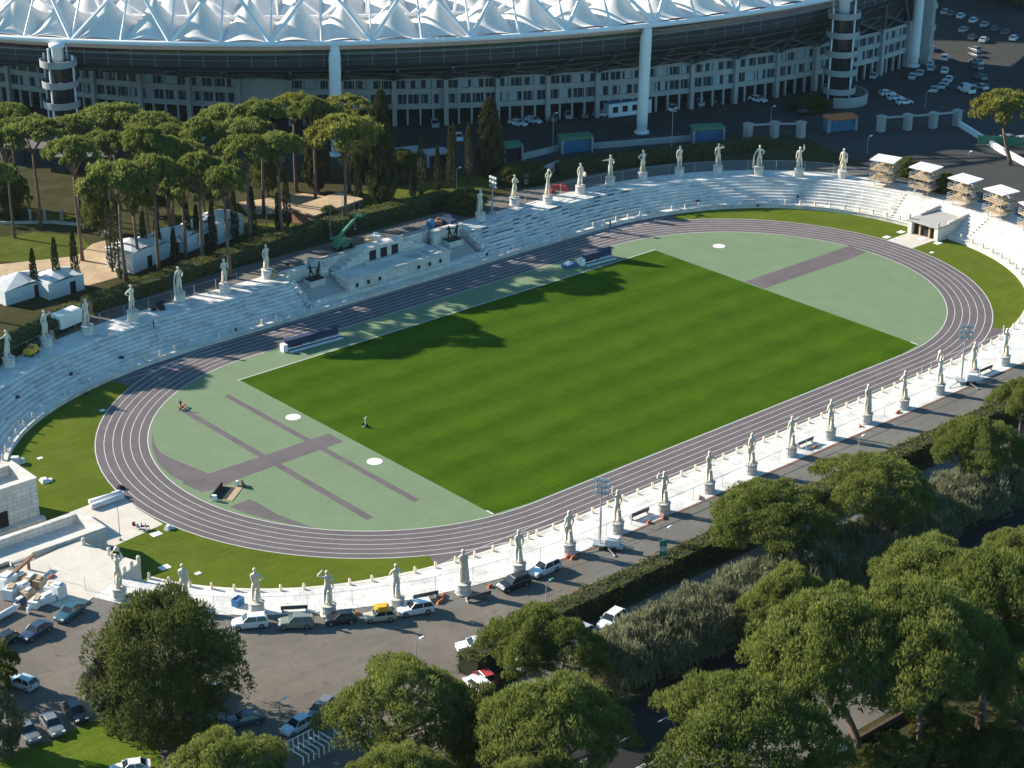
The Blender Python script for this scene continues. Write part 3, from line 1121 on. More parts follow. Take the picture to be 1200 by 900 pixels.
SH = 4.75                                  # statue height
STATUES = []
for pi, pose in enumerate(POSES):
    fig = skin_mesh('figure', *body(pose, SH))
    fig.materials.append(M['statue'])
    root = thing('marble_statue', (0, 0, -500), 'weathered marble athlete statue ' + pose[0], 'statue', 'marble athlete statues')
    o = link('figure', fig, root, (0, 0, 1.55))
    # hair and nose keep the head from being a bare knob
    mb = MB()
    mb.lathe((0, .0, .925 * SH + .0), [(.050 * SH, 0), (.052 * SH, .03 * SH), (.040 * SH, .058 * SH), (.012 * SH, .070 * SH)], 10)
    mb.build('hair', M['statue'], o, True, loc=(0, -.008 * SH, .004 * SH))
    mb = MB()
    mb.lathe((0, 0, 0), [(1.08, 0), (1.08, .18), (.98, .24), (.98, 1.38), (1.06, 1.44), (1.06, 1.56), (.9, 1.6)], 18)
    mb.build('pedestal', M['marble_block'], root)
    mb = MB()
    mb.tube([(.18, -.36, 1.55), (.14, -.34, 2.4), (.12, -.30, 3.3)], [.34, .26, .20], 8)
    mb.build('stump', M['statue'], root, True)
    H = Vector((0, 0, 1.55))

    def hand(sx, arm):
        el, wr = arm
        p = Vector((.105 * sx + el[0] + wr[0], el[1] + wr[1], .795 + el[2] + wr[2])) + Vector(wr).normalized() * .05
        return p * SH + H
    if pose[4] == 'ball':
        c = (hand(1, pose[1]) + hand(-1, pose[2])) / 2
        mb = MB()
        mb.lathe((c.x, c.y, c.z - .3), [(.05, 0), (.25, .1), (.36, .3), (.36, .42), (.25, .62), (.05, .72)], 12)
        mb.build('stone_ball', M['statue'], root, True)
    elif pose[4] == 'discus':
        c = hand(-1, pose[2])
        mb = MB()
        mb.bar(c + Vector((-.06, 0, 0)), c + Vector((.06, 0, 0)), .52, 16)
        mb.build('discus', M['statue'], root)
    elif pose[4] == 'club':
        c = hand(1, pose[1])
        mb = MB()
        mb.tube([(c.x + .1, c.y + .1, 1.5), (c.x + .03, c.y, c.z), (c.x, c.y, c.z + .5)], [.22, .13, .10], 8)
        mb.build('club', M['statue'], root, True)
    elif pose[4] == 'cloak':
        mb = MB()
        rows = []
        for a in range(7):
            x = -.5 + a * .2
            rows.append([(x * (1 - .3 * z), -.36 - .10 * math.sin(a * 1.9) - .18 * (1 - z), 1.9 + z * 3.5) for z in (0, .25, .5, .75, 1)])
        mb.sheet(rows)
        mb.sheet([[(p[0], p[1] + .12, p[2]) for p in r] for r in rows], flip=True)
        mb.build('cloak', M['statue'], root, True)
    STATUES.append(Proto(root))

# where they stand: (pixel of the pedestal foot) or world x on the near row; pose; where it is
NEAR = [((140, 700), 3, 'beside the gate platform'), ((217, 712), 0, 'second from left, near row'),
        ((301, 717), 2, 'third from left, near row'), ((385, 720), 7, 'fourth from left, near row'),
        ((465, 712), 6, 'by the cream and yellow car'), ((543, 694.7), 9, 'sixth from left, near row'),
        ((607.5, 671), 0, 'above two cars parked nose to tail'), ((666, 647.5), 4, 'left of the white lighting trailer'),
        ((722.5, 622.5), 1, 'right of the white lighting trailer'), ((777, 600), 7, 'tenth from left, near row'),
        ((829.5, 575.5), 2, 'eleventh from left, near row'), ((879, 553.5), 4, 'twelfth from left, near row'),
        ((925.7, 533), 8, 'thirteenth from left, near row'), ((971.3, 513), 5, 'fourteenth from left, near row'),
        ((1014.4, 494.7), 9, 'fifteenth from left, near row'), ((1057.5, 477.7), 6, 'beside three thin poles'),
        ((1099.4, 460.2), 3, 'left of the grey lighting trailer'), ((1139, 443), 0, 'right of the grey lighting trailer'),
        ((1176, 426.7), 1, 'last of the near row')]
FAR = [((11, 429), 8, 'at the left photo edge'), ((55, 405), 7, 'beside the small yellow cart'), ((103, 391), 9, 'next to the white lorry'),
       ((156, 374), 2, 'right of the white lorry'), ((211, 352), 5, 'fifth from left, far row'), ((264, 342), 6, 'sixth from left, far row'),
       ((313, 325), 0, 'just left of the tribune'), ((563, 258), 9, 'by the far lighting mast'), ((603, 240), 6, 'second right of the tribune'),
       ((642, 238), 3, 'third right of the tribune'), ((680, 226), 4, 'fourth right of the tribune'), ((715, 216), 8, 'fifth right of the tribune'),
       ((753, 210), 2, 'in line with the white column'), ((796, 205), 0, 'right of the white column'), ((841, 202), 7, 'before the blue and green kiosk'),
       ((889, 204), 5, 'third from right, far row'), ((936, 206), 1, 'second from right, far row'), ((987, 208), 4, 'last of the far row')]
ST_POS = []
for row, lst in (('near', NEAR), ('far', FAR)):
    for (px, py), pi, where in lst:
        x, y = at(px, py, TZ)
        i = nearest(x, y, 11.2)
        rz = math.atan2(-NY[i], -NX[i]) - math.pi / 2
        lab = 'marble athlete ' + POSES[pi][0] + ', ' + where
        STATUES[pi].put((x, y, TZ), rz, lab, group='marble athlete statues on the ' + row + ' terrace')
        ST_POS.append((row, i, pi, where))
for p in STATUES:
    if not p.used:
        for ch in list(p.src.children_recursive):
            bpy.data.objects.remove(ch)
        bpy.data.objects.remove(p.src)

# bollards on the kerb of the stand
mb = MB()
mb.lathe((0, 0, 0), [(.24, 0), (.24, .10), (.20, .14), (.20, .80), (.16, .92), (.06, .98)], 12)
b0 = mb.build('stone_bollard', M['statue'])
tag(b0, 'short round-topped marble bollard', 'bollard', 'marble bollards along the stand kerb')
BOL = Proto(b0)
bl = {'near': [], 'right': [], 'far': [], 'left': []}
sp = 2.95 / 1.5
for k in range(int(_n / sp)):
    i = int(round(k * sp)) % _n
    x, y = off(i, .55)
    if -22.5 < FX[i] < 20 and FY[i] > 0 or (FX[i] < -60 and -19.5 < FY[i] < 15.5) or (FX[i] > 88 and -4.5 < FY[i] < 3.8):
        continue
    sec = 'near' if FY[i] < -43 and abs(FX[i]) <= 45 else 'far' if FY[i] > 43 and abs(FX[i]) <= 45 else 'left' if FX[i] < 0 else 'right'
    if sec == 'left':
        sec = 'near left' if FY[i] < 0 else 'far left'
    if sec == 'right':
        sec = 'near right' if FY[i] < 0 else 'far right'
    bl.setdefault(sec, []).append((i, x, y))
WH = {'near': 'along the near straight kerb', 'far': 'on the kerb of the far straight', 'near left': 'round the lower left bend', 'far left': 'round the upper left bend',
      'near right': 'below the right gate canopy', 'far right': 'above the right gate canopy'}
for sec, lst in bl.items():
    lst.sort(key=lambda q: q[1])
    for k, (i, x, y) in enumerate(lst):
        BOL.put((x, y, .8 if sec not in ('x',) else 0), RNG.uniform(0, 6), 'short marble bollard, ' + nth(k + 1) + ' from left ' + WH[sec])

# people
for (px, py, z), rz, lab in (((212, 480, .03), 2.2, 'person in dark top and pale trousers standing on the green infield'),
                             ((181, 393, 2.1), 4.0, 'person in dark clothes sitting low on the left stand steps'),
                             ((715, 262, 1.7), 4.6, 'person in dark clothes standing on steps right of the tribune')):
    me = skin_mesh('person_body', *body(POSES[2 if px < 215 else 0], 1.75))
    x, y = at(px, py, z)
    i = nearest(x, y, 4)
    if z > 1:
        dd = (x - FX[i]) * NX[i] + (y - FY[i]) * NY[i]
        z = .8 + RISE * max(0, math.ceil((dd - WALK) / RUN))
    me.materials.append(M['cloth_dark'])
    me.materials.append(M['cloth_pale'] if px == 212 else M['cloth_dark'])
    me.materials.append(M['skin'])
    for p in me.polygons:
        h = p.center.z / 1.75
        p.material_index = 2 if h > .86 or abs(p.center.x) > .2 and h < .55 else 1 if h < .52 else 0
    o = link('person', me, None, (x, y, z + .01))
    o.rotation_euler = (0, 0, rz)
    tag(o, lab, 'person')
    mb = MB()
    mb.lathe((0, -.012, .925 * 1.75), [(.088, 0), (.092, .05), (.07, .10), (.02, .125)], 10)
    mb.build('hair', M['cloth_dark'], o, True)

# bronze wrestlers on the tribune
for sx, lab in ((-1, 'dark bronze pair of wrestling figures left of the tribune centre'), (1, 'dark bronze pair of wrestling figures right of the tribune centre')):
    root = thing('bronze_group', (sx * 16.3 - 1, 51.3, 3.6), lab, 'sculpture', 'bronze wrestler groups')
    MB().box(-1.5, 1.5, -.9, .9, 0, .25).build('base', M['bronze'], root)
    for k, (dx, rz, pz) in enumerate(((-.55, -1.3, 8), (.55, 1.3, 7))):
        me = skin_mesh('wrestler', *body(POSES[pz], 3.0))
        me.materials.append(M['bronze'])
        o = link('wrestler', me, root, (dx, 0, .25))
        o.rotation_euler = (.22, 0, rz)
# ------------------------------------------------------------------ foliage made of many small leaf faces
def leaf_mesh(name, P, D, L, Wd, tint, mat_, face=None):
    """P centres, D long axis (unit), lengths, widths, tint per leaf"""
    n = len(P)
    rnd = RNG.normal(size=(n, 3))
    if face is not None:                  # leaves turn their flat side outward, loosely
        rnd = rnd * .55 + face * .9
    S = np.cross(D, rnd)
    S /= np.linalg.norm(S, axis=1)[:, None] + 1e-9
    a, b = D * (L / 2)[:, None], S * (Wd / 2)[:, None]
    V_ = np.empty((n, 4, 3))
    V_[:, 0], V_[:, 1], V_[:, 2], V_[:, 3] = P - a, P + b - a * .1, P + a, P - b - a * .1
    me = bpy.data.meshes.new(name)
    me.vertices.add(n * 4)
    me.vertices.foreach_set('co', V_.reshape(-1).astype(np.float32))
    me.loops.add(n * 4)
    me.loops.foreach_set('vertex_index', np.arange(n * 4, dtype=np.int32))
    me.polygons.add(n)
    me.polygons.foreach_set('loop_start', np.arange(0, n * 4, 4, dtype=np.int32))
    me.polygons.foreach_set('loop_total', np.full(n, 4, np.int32))
    at_ = me.attributes.new('tint', 'FLOAT', 'FACE')
    at_.data.foreach_set('value', np.clip(tint, 0, 1).astype(np.float32))
    me.materials.append(mat_)
    me.update(calc_edges=True)
    return me


def unit(v):
    return v / (np.linalg.norm(v, axis=1)[:, None] + 1e-9)


def clumps(name, C, RAD, per, L, Wd, mat_, up=.5, lo=-.45, flat=.75, jitter=.25):
    """leaf tufts bristling from clump centres C with radii RAD"""
    n = len(C) * per
    idx = np.repeat(np.arange(len(C)), per)
    d = RNG.normal(size=(n * 2, 3))
    d = unit(d)
    d = d[d[:, 2] > lo][:n]
    while len(d) < n:
        e = unit(RNG.normal(size=(n, 3)))
        d = np.concatenate([d, e[e[:, 2] > lo]])[:n]
    rr = RAD[idx] * (1 - jitter + jitter * 1.4 * RNG.random(n))
    P = C[idx] + d * rr[:, None] * np.array([1, 1, flat])
    D = unit(d * (1 - up) + np.array([0, 0, up]) + RNG.normal(size=(n, 3)) * .35)
    ct = RNG.normal(.48, .17, len(C))
    tint = ct[idx] + RNG.normal(0, .17, n)
    return leaf_mesh(name, P, D, L * (.7 + .6 * RNG.random(n)), Wd * (.7 + .6 * RNG.random(n)), tint, mat_, d)


def pine_crown(name, seed, nc, per, L, Wd, mat_, rad=(.13, .22), thick=.5, lobes=5, depth=.5):
    """umbrella crown of unit radius, base at z = 0"""
    global RNG
    keep, RNG = RNG, np.random.default_rng(seed)
    ph = RNG.random(lobes) * 6.28
    am = RNG.random(lobes) * .17
    C = []
    while len(C) < nc:
        a = RNG.random() * 6.2832
        r = math.sqrt(RNG.random())
        edge = 1 + sum(am[k] * math.cos((k + 2) * a + ph[k]) for k in range(lobes))
        q = r * edge * .88
        top = thick * (1 - .85 * r * r) + .05 * math.sin(5 * a + ph[0]) * r
        z = top - RNG.random() ** 1.6 * depth * (thick * (.35 + .65 * (1 - r)))
        C.append((q * math.cos(a), q * math.sin(a), max(z, .02)))
    C = np.array(C)
    RAD = RNG.uniform(*rad, nc)
    me = clumps(name, C, RAD, per, L, Wd, mat_, up=.5, lo=-.5)
    RNG = keep
    return me, C


def trunk_mb(h, r, crown_r, seed, lean=(0, 0), forks=5, spread=.62, zf=.68, top=.22):
    """tapered trunk and limbs that reach into the crown; crown base at height h"""
    rr = random.Random(seed)
    mb = MB()
    pts, rad = [], []
    for k in range(6):
        t = k / 5
        pts.append((lean[0] * t * h + math.sin(t * 4 + seed) * r * .5, lean[1] * t * h + math.cos(t * 3 + seed) * r * .5, t * h * zf + (-.15 if k == 0 else 0)))
        rad.append(r * (1.25 if k == 0 else 1 - .35 * t))
    mb.tube(pts, rad, 8)
    b = Vector(pts[-1])
    for k in range(forks):
        a = 6.283 * k / forks + rr.random()
        d = crown_r * spread * (.5 + .5 * rr.random())
        e = Vector((lean[0] * h + d * math.cos(a), lean[1] * h + d * math.sin(a), h + crown_r * top * (.6 + .6 * rr.random())))
        m = b.lerp(e, .5) + Vector((d * .12 * math.cos(a), d * .12 * math.sin(a), -.06 * (h - b.z)))
        mb.tube([b - Vector((0, 0, .1)), m, e], [r * .55, r * .36, r * .14], 6)
        e2 = m.lerp(e, .4) + Vector((math.cos(a + 1.1), math.sin(a + 1.1), .35)) * crown_r * .3
        mb.tube([m, e2], [r * .3, r * .1], 5)
    return mb


PINE_BIG = [pine_crown('pine_crown', 100 + i, 380, 125, .050, .0135, L_PINE, rad=(.075, .125), thick=.62, depth=.62)[0] for i in range(4)]
PINE_MID = [pine_crown('pine_crown', 200 + i, 120, 60, .11, .042, L_PINE, rad=(.10, .16), thick=.46, depth=.22)[0] for i in range(4)]
PINE_PALE = pine_crown('pine_crown', 300, 120, 60, .11, .040, L_PINE2, rad=(.10, .16), thick=.48, depth=.3)[0]


def pine(x, y, H, cr, ch, label, crowns, seed, group, base=None, tr=None, lean=None, zf=.68, mat_=None):
    """umbrella pine: crown of radius cr whose top is H above the ground, crown height ch"""
    root = thing('umbrella_pine', (x, y, GZ), label, 'pine tree', group)
    cb = H - ch
    me = crowns[seed % len(crowns)]
    o = link('crown', me, root, (0, 0, cb))
    o.scale = (cr, cr, ch / .66)
    o.rotation_euler = (0, 0, seed * 1.7)
    if base:                              # the foot stands elsewhere: the trunk leans to the crown
        lx, ly = (x - base[0]), (y - base[1])
        mb = trunk_mb(cb + ch * .12, tr or .4, cr, seed, (lx / max(cb, 1), ly / max(cb, 1)), zf=zf)
        t = mb.build('trunk', mat_ or M['bark'], root, True, loc=(-lx, -ly, 0))
    else:
        mb = trunk_mb(cb + ch * .12, tr or .4, cr, seed, zf=zf)
        t = mb.build('trunk', mat_ or M['bark'], root, True)
    return root


def by_crown(px, py, zc):
    return at(px, py, GZ + zc)


# foreground pines: crown centre px, crown centre height, radius, crown height, top height, trunk foot px
FG = 'umbrella pines along the foreground road'
fgp = [(470, 812, 9.0, 8.8, 6.4, 12.2, (472, 868), 'broad pine whose dark forked trunk stands behind white barriers', .4),
       (636, 742, 8.0, 7.3, 5.2, 10.8, (660, 790), 'rounded pine just below the two cars on the promenade', .4),
       (652, 838, 10.5, 8.8, 8.0, 14.4, (655, 905), 'big pine crown below the red car', .45),
       (905, 592, 9.5, 8.8, 5.8, 12.4, (912, 662), 'pine overlapping the eleventh statue of the near row', .5),
       (1028, 562, 9.5, 8.6, 5.8, 12.6, (1035, 632), 'flat-topped pine over the path below the fourteenth statue', .5),
       (1150, 515, 8.5, 6.8, 5.4, 11.5, (1140, 572), 'pine with pale orange trunk below the right lighting trailer', .5),
       (928, 692, 8.5, 5.8, 6.8, 11.8, (918, 745), 'small pine beside the tall thicket, short reddish trunk', .35),
       (985, 744, 13.0, 10.8, 9.8, 18.2, (1010, 885), 'tall pine with straight lit trunk beside the pavement', .48),
       (1085, 735, 14.0, 10.8, 9.5, 19.4, (1075, 905), 'tall pine with crooked trunk right of the straight one', .5),
       (1165, 695, 13.0, 10.2, 9, 18, (1146, 878), 'leaning pine with bare limbs at the right edge', .55),
       (880, 845, 10.5, 11.4, 8.2, 14.8, (915, 905), 'wide pine crown over the dark road at bottom centre', .4),
       (262, 893, 8.0, 7.2, 5.2, 10.8, None, 'pale green pine crown cut by the bottom edge', .4),
       (470, 902, 8.0, 6.4, 4.8, 10.5, None, 'low pine crown at the bottom edge beside barriers', .4),
       (605, 918, 8.0, 4.5, 4.5, 10.5, None, 'small pine crown at the bottom edge under the big pine', .35),
       (1200, 462, 8.0, 4.6, 4.5, 10.5, None, 'pine cut by the right edge above the path', .35),
       (1196, 640, 9.0, 5.0, 5.0, 11.5, None, 'dark pine cut by the right edge over the road', .35),
       (1215, 800, 11.0, 6.0, 6.5, 15.0, None, 'shaded pine at the lower right corner', .4),
       (1092, 668, 12.0, 9.5, 8, 15.5, None, 'pine crown behind the tall cluster near two street lamps', .4)]
for i, (px, py, zc, cr, ch, H, foot, lab, tr) in enumerate(fgp):
    x, y = by_crown(px, py, zc)
    pine(x, y, H, cr, ch, lab, PINE_BIG, i, FG, at(*foot, GZ) if foot else None, tr)

# grove left of the big stadium: crown centre px, half width px, crown height m
GR = 'umbrella pines in the grove at left'
gr = [(10, 128, 24, 3.8, 'pine at the left edge, farther of two crowns there'), (36, 148, 37, 5, 'wide pine at left edge before the stair tower'),
      (84, 143, 24, 4, 'pine in front of the stair tower base'), (131, 131, 34, 5, 'tall pine right of the stair tower'),
      (177, 140, 31, 4.2, 'flat pine between facade and grove, right of tower'), (122, 163, 27, 5, 'round pine below the stair tower'),
      (196, 153, 24, 3.6, 'small flat pine behind the middle of the grove'), (160, 161, 17, 3.4, 'small pine wedged in the middle of the grove'),
      (192, 171, 35, 5, 'broad pine at the centre of the grove'), (137, 203, 37, 7, 'nearest big pine above the long tents, left'),
      (178, 195, 31, 6.5, 'pine beside the nearest big pine, centre front of grove'), (231, 193, 31, 7, 'dark-bellied pine over the right tent end'),
      (262, 132, 30, 5, 'pine before the facade windows, high left of pair'), (287, 147, 31, 4.6, 'long flat pine before the facade, right of pair'),
      (287, 170, 33, 6, 'pine with forked trunk at right of grove'), (325, 166, 28, 5.4, 'pine at the right end of the grove'),
      (343, 118, 26, 4.6, 'lone tall pine left of the clustered cypress'), (407, 119, 26, 3.6, 'pale pine behind the white column, upper of two'),
      (402, 149, 40, 7, 'large bright pine before the white column'), (212, 215, 24, 6, 'shaded low pine behind the tents'),
      (155, 225, 22, 6, 'shaded round pine behind the left tents'), (262, 205, 24, 6, 'shaded low pine in the right of the grove'),
      (5, 160, 20, 5, 'pine cut by the left edge under the others')]
grove = []
for i, (px, py, hw, ch, lab) in enumerate(gr):
    zc = 20 if py < 166 else (20.6 if px < 190 else 19.4) if py < 210 else 15
    if px in (343, 407):
        zc = 19
    x, y = by_crown(px, py, zc)
    dist = math.hypot(x - CAM.x, y - CAM.y, zc + GZ - CAM.z)
    cr = hw * 1.2 * dist / FPX
    ch *= .85
    pine(x, y, zc + ch * .55, cr, ch, lab, [PINE_PALE] if px in (402, 407, 343) else PINE_MID, i, GR, None, .36 if cr > 4 else .26, zf=.8)
x, y = by_crown(1180, 120, 13.5)
pine(x, y, 17, 8.0, 6, 'yellowish pine alone at the right edge by the white barrier', [PINE_PALE], 3, None, at(1184, 193, GZ), .45)


# cypresses
def cypress_mesh(seed, n, L, Wd, fat=1.0, ragged=.12):
    global RNG
    keep, RNG = RNG, np.random.default_rng(seed)
    z = RNG.random(n) ** .85
    prof = np.clip(np.minimum(z / .10 * .55 + .4, 1) * np.power(np.clip(1 - z, 0, 1), .42) * 1.0, .02, 1)
    a = RNG.random(n) * 6.2832
    bump = 1 + ragged * np.sin(3 * a + 9 * z) + ragged * np.sin(7 * a - 23 * z + 2) + RNG.normal(0, .09, n)
    rr = prof * bump * np.sqrt(.55 + .45 * RNG.random(n))
    P = np.stack([rr * np.cos(a), rr * np.sin(a), z], 1)
    D = unit(np.stack([np.cos(a) * .35, np.sin(a) * .35, np.full(n, .9)], 1) + RNG.normal(0, .25, (n, 3)))
    tint = .45 + .22 * np.sin(5 * a + 13 * z) + RNG.normal(0, .18, n)
    me = leaf_mesh('cypress_crown', P * 1.0, D, np.full(n, 1.0), np.full(n, 1.0), tint, L_CYP)
    RNG = keep
    # leaves get their true size when the unit crown is scaled, so rebuild with that in mind
    return P, D, tint


def cypress(x, y, H, rad, n, leaf, label, group, seed):
    P, D, tint = cypress_mesh(seed, n, 1, 1)
    P = P * np.array([rad, rad, H * .95]) + np.array([0, 0, H * .05])
    me = leaf_mesh('cypress_crown', P, D, np.full(n, leaf) * (.7 + .6 * RNG.random(n)), np.full(n, leaf * .42), tint, L_CYP)
    root = thing('cypress', (x, y, GZ), label, 'cypress tree', group)
    link('crown', me, root)
    mb = MB()
    mb.tube([(0, 0, -.1), (0, 0, H * .4), (.02, 0, H * .8)], [rad * .16 + .08, rad * .12 + .05, .04], 7)
    mb.build('trunk', M['bark2'], root, True)
    return root


for i, (px, py, top, rad, n, leaf, lab) in enumerate([(372, 225, 113, 2.7, 7000, .85, 'massive cypress left of the bright pine'), (449, 243, 106, 2.9, 7500, .85, 'tallest massive cypress right of the white column'),
                                                 (574, 206, 116, 3.1, 7500, .85, 'massive sunlit cypress above the lighting mast')]):
    x, y = at(px, py, GZ)
    H = 0
    for k in range(300):
        H = k * .1
        d = Vector((x, y, GZ + H)) - CAM
        if 450 - FPX * d.dot(_u) / d.dot(_f) < top:
            break
    cypress(x, y, H, rad, n, leaf, lab, 'massive cypresses', 40 + i)
thin = [(42, 345, 292), (68, 342, 279), (90, 336, 270), (132, 318, 232), (141, 326, 228), (170, 303, 248), (186, 302, 250), (205, 308, 268), (221, 292, 233), (232, 289, 240),
        (250, 289, 236), (276, 283, 222), (297, 279, 219), (327, 270, 226), (337, 267, 200), (420, 238, 180), (443, 240, 195), (484, 232, 198), (494, 232, 160), (513, 226, 172),
        (528, 220, 148), (532, 221, 144), (549, 216, 144)]
left_thin = 0
for i, (px, py, top) in enumerate(thin):
    x, y = at(px, py, GZ)
    H = 2
    while H < 26:
        H += .1
        d = Vector((x, y, GZ + H)) - CAM
        if 450 - FPX * d.dot(_u) / d.dot(_f) < top:
            break
    wh = 'in the hedge row left of the tribune' if px < 400 else 'in the row right of the bright pine'
    k = i + 1 if px < 400 else i - 14
    cypress(x, y, H, .55 + .03 * H, 1100, .5, 'slim dark cypress, ' + nth(k) + ' from left ' + wh, 'slim cypresses in a row', 60 + i)


# dark cedar in the car park, and other loose trees
def tiered(seed, nc, per, L, Wd, mat_, hh=1.0):
    global RNG
    keep, RNG = RNG, np.random.default_rng(seed)
    C, RD = [], []
    for k in range(nc):
        z = RNG.random()
        a = RNG.random() * 6.2832
        prof = min(1, .70 + .8 * z) if z < .5 else (1 - ((z - .5) / .56) ** 2) ** .5
        r = prof * math.sqrt(RNG.random()) ** .6 * (1 + .18 * math.sin(3 * a + 6 * z) + .1 * math.sin(7 * a + 17 * z))
        C.append((r * .85 * math.cos(a), r * .85 * math.sin(a), z * hh - .08 * r))
        RD.append(.10 + .11 * RNG.random())
    me = clumps('crown', np.array(C), np.array(RD), per, L, Wd, mat_, up=.15, lo=-.6, flat=.55)
    RNG = keep
    return me


def loose_tree(name, px, foot, H, cr, cb, me, label, cat, tr=.4, bark='bark2', group=None):
    x, y = at(*foot, GZ)
    root = thing(name, (x, y, GZ), label, cat, group)
    o = link('crown', me, root, (0, 0, cb))
    o.scale = (cr, cr, H - cb)
    mb = trunk_mb(cb + (H - cb) * .35, tr, cr, int(x * 7) % 97, forks=6, spread=.5, zf=.75, top=.3)
    mb.build('trunk', M[bark], root, True)
    return root


ced = tiered(501, 330, 170, .046, .015, L_DARK)
loose_tree('cedar', 0, (197, 850), 15.5, 9.5, 1.2, ced, 'huge dark spreading cedar standing in the car park', 'cedar tree', .6)
br = tiered(502, 90, 60, .12, .075, L_BROAD)
loose_tree('broadleaf_tree', 0, (137, 852), 9.5, 3.4, 3.2, br, 'small broadleaf tree with mottled leaves beside the dark cedar', 'tree', .16)
br2 = tiered(503, 140, 80, .10, .05, L_REED)
loose_tree('shaggy_tree', 0, (0, 884), 8.5, 2.9, .8, br2, 'shaggy grey-green tree at the lower left edge', 'tree', .25)
loose_tree('broadleaf_tree', 0, (-8, 812), 7.0, 3.2, 1.0, tiered(504, 120, 80, .10, .05, L_HEDGE), 'dark green bushy tree cut by the left edge above the shaggy one', 'tree', .25)
hd = tiered(505, 220, 120, .06, .028, L_DARK)
loose_tree('holm_oak', 0, (562, 895), 9.0, 4.6, .6, hd, 'dark holm oak at bottom between two pine crowns', 'tree', .3)
loose_tree('holm_oak', 0, (1195, 745), 10, 5.5, 1.0, hd, 'shaded holm oak at the right edge behind the tall pines', 'tree', .3)
loose_tree('holm_oak', 0, (1105, 880), 5.0, 4.2, .3, tiered(506, 120, 80, .10, .05, L_HEDGE), 'low bush under the tall pines beside the brown wall', 'bush', .2)
loose_tree('holm_oak', 0, (1045, 905), 4.0, 3.8, .2, tiered(507, 100, 80, .10, .05, L_HEDGE), 'green bush below the straight pine trunk', 'bush', .2)
loose_tree('holm_oak', 0, (1170, 905), 5.0, 4.4, .2, hd, 'dark bush at the foot of the leaning pine', 'bush', .2)
for k, (px, py, H, cr, lab) in enumerate([(5, 252, 10, 5.5, 'dark shaded tree at the left edge behind the lawn'), (385, 262, 3.4, 2.4, 'round bush behind the tribune by the green lift'),
                                          (545, 247, 4.2, 4.6, 'dark rounded bush left of the lighting mast'), (600, 214, 3.6, 3.4, 'dark clipped bush behind the statue right of tribune'),
                                          (627, 212, 3.6, 3.6, 'dark clipped bush before the kiosk'), (1062, 205, 3.6, 3.0, 'green bush between the first two canopied towers'),
                                          (1108, 225, 3.8, 3.0, 'green bush between the middle canopied towers'), (950, 128, 3, 5, 'low planting at the foot of the right stair tower')]):
    loose_tree('shrub', 0, (px, py), H, cr, .1, hd, lab, 'bush', .15)

# dark evergreen oaks that fill the grove below the pines
for k, (x, y, H, cr) in enumerate([(-35, 96, 10, 3.8), (-21, 99, 11, 4.0), (-9, 97, 10, 3.8), (3, 95, 11, 3.8), (24, 92, 8, 3.6), (31, 86, 6, 3.2)]):
    root = thing('holm_oak', (x, y, GZ), 'shaded dark oak below the pine grove, ' + nth(k + 1) + ' counted along its front', 'tree', 'dark oaks below the pines')
    o = link('crown', [hd, ced][k % 2], root, (0, 0, 2.2))
    o.scale = (cr, cr, H - 2.2)
    o.rotation_euler = (0, 0, k * 1.3)
    trunk_mb(5, .25, cr, k, spread=.4).build('trunk', M['bark2'], root, True)
for k, (x, y, H, cr) in enumerate([(-45, 86, 24.5, 5.0), (-31, 85, 24, 5.0), (-19, 84, 23.6, 4.8), (-4, 86, 24, 5.0), (7, 84, 23, 4.4)]):  # extra pines added inside the grove to carry shade along the far straight
    pine(x, y, H, cr, 4.6, 'inner pine added behind the white tents for its shade, ' + nth(k + 1) + ' from left', PINE_MID, k + 2, GR, None, .34, zf=.8)
# pines of the same grove standing just outside the picture; their shade falls on the left stand and bend
for k, (x, y, H, cr) in enumerate([(-79, 84, 24, 6.5), (-88, 90, 25, 6.5), (-97, 84, 24, 6.5), (-106, 90, 25, 7), (-69, 93, 25, 6.0), (-116, 80, 24, 7), (-124, 66, 22, 7), (-62, 88, 24, 5.5)]):
    pine(x, y, H, cr, 5.5, 'umbrella pine of the grove beyond the left photo edge, ' + nth(k + 1), PINE_MID, k, GR, None, .36, zf=.8)

# grey-green thicket: one tangled mass of reedy shrubs
C, RD = [], []
for k in range(1900):
    u = random.random()
    x = -74 + 106 * u
    yc = random.uniform(-88, -79.5)
    hgt = (6.3 if x < -36 else 5.0) * (1 - .012 * (yc + 83.5) ** 2) + random.gauss(0, .45)
    if hgt < .8:
        continue
    C.append((x, yc, GZ + hgt * (.12 + .83 * random.random() ** .6)))
    RD.append(random.uniform(.7, 1.2))
C, RD = np.array(C), np.array(RD)
me = clumps('thicket', C, RD, 70, .95, .15, L_REED, up=.8, lo=-.3, flat=1.25)
o = link('thicket', me)
tag(o, 'tangled grey-green thicket of tall reedy shrubs between path and road', 'thicket', kind='stuff')


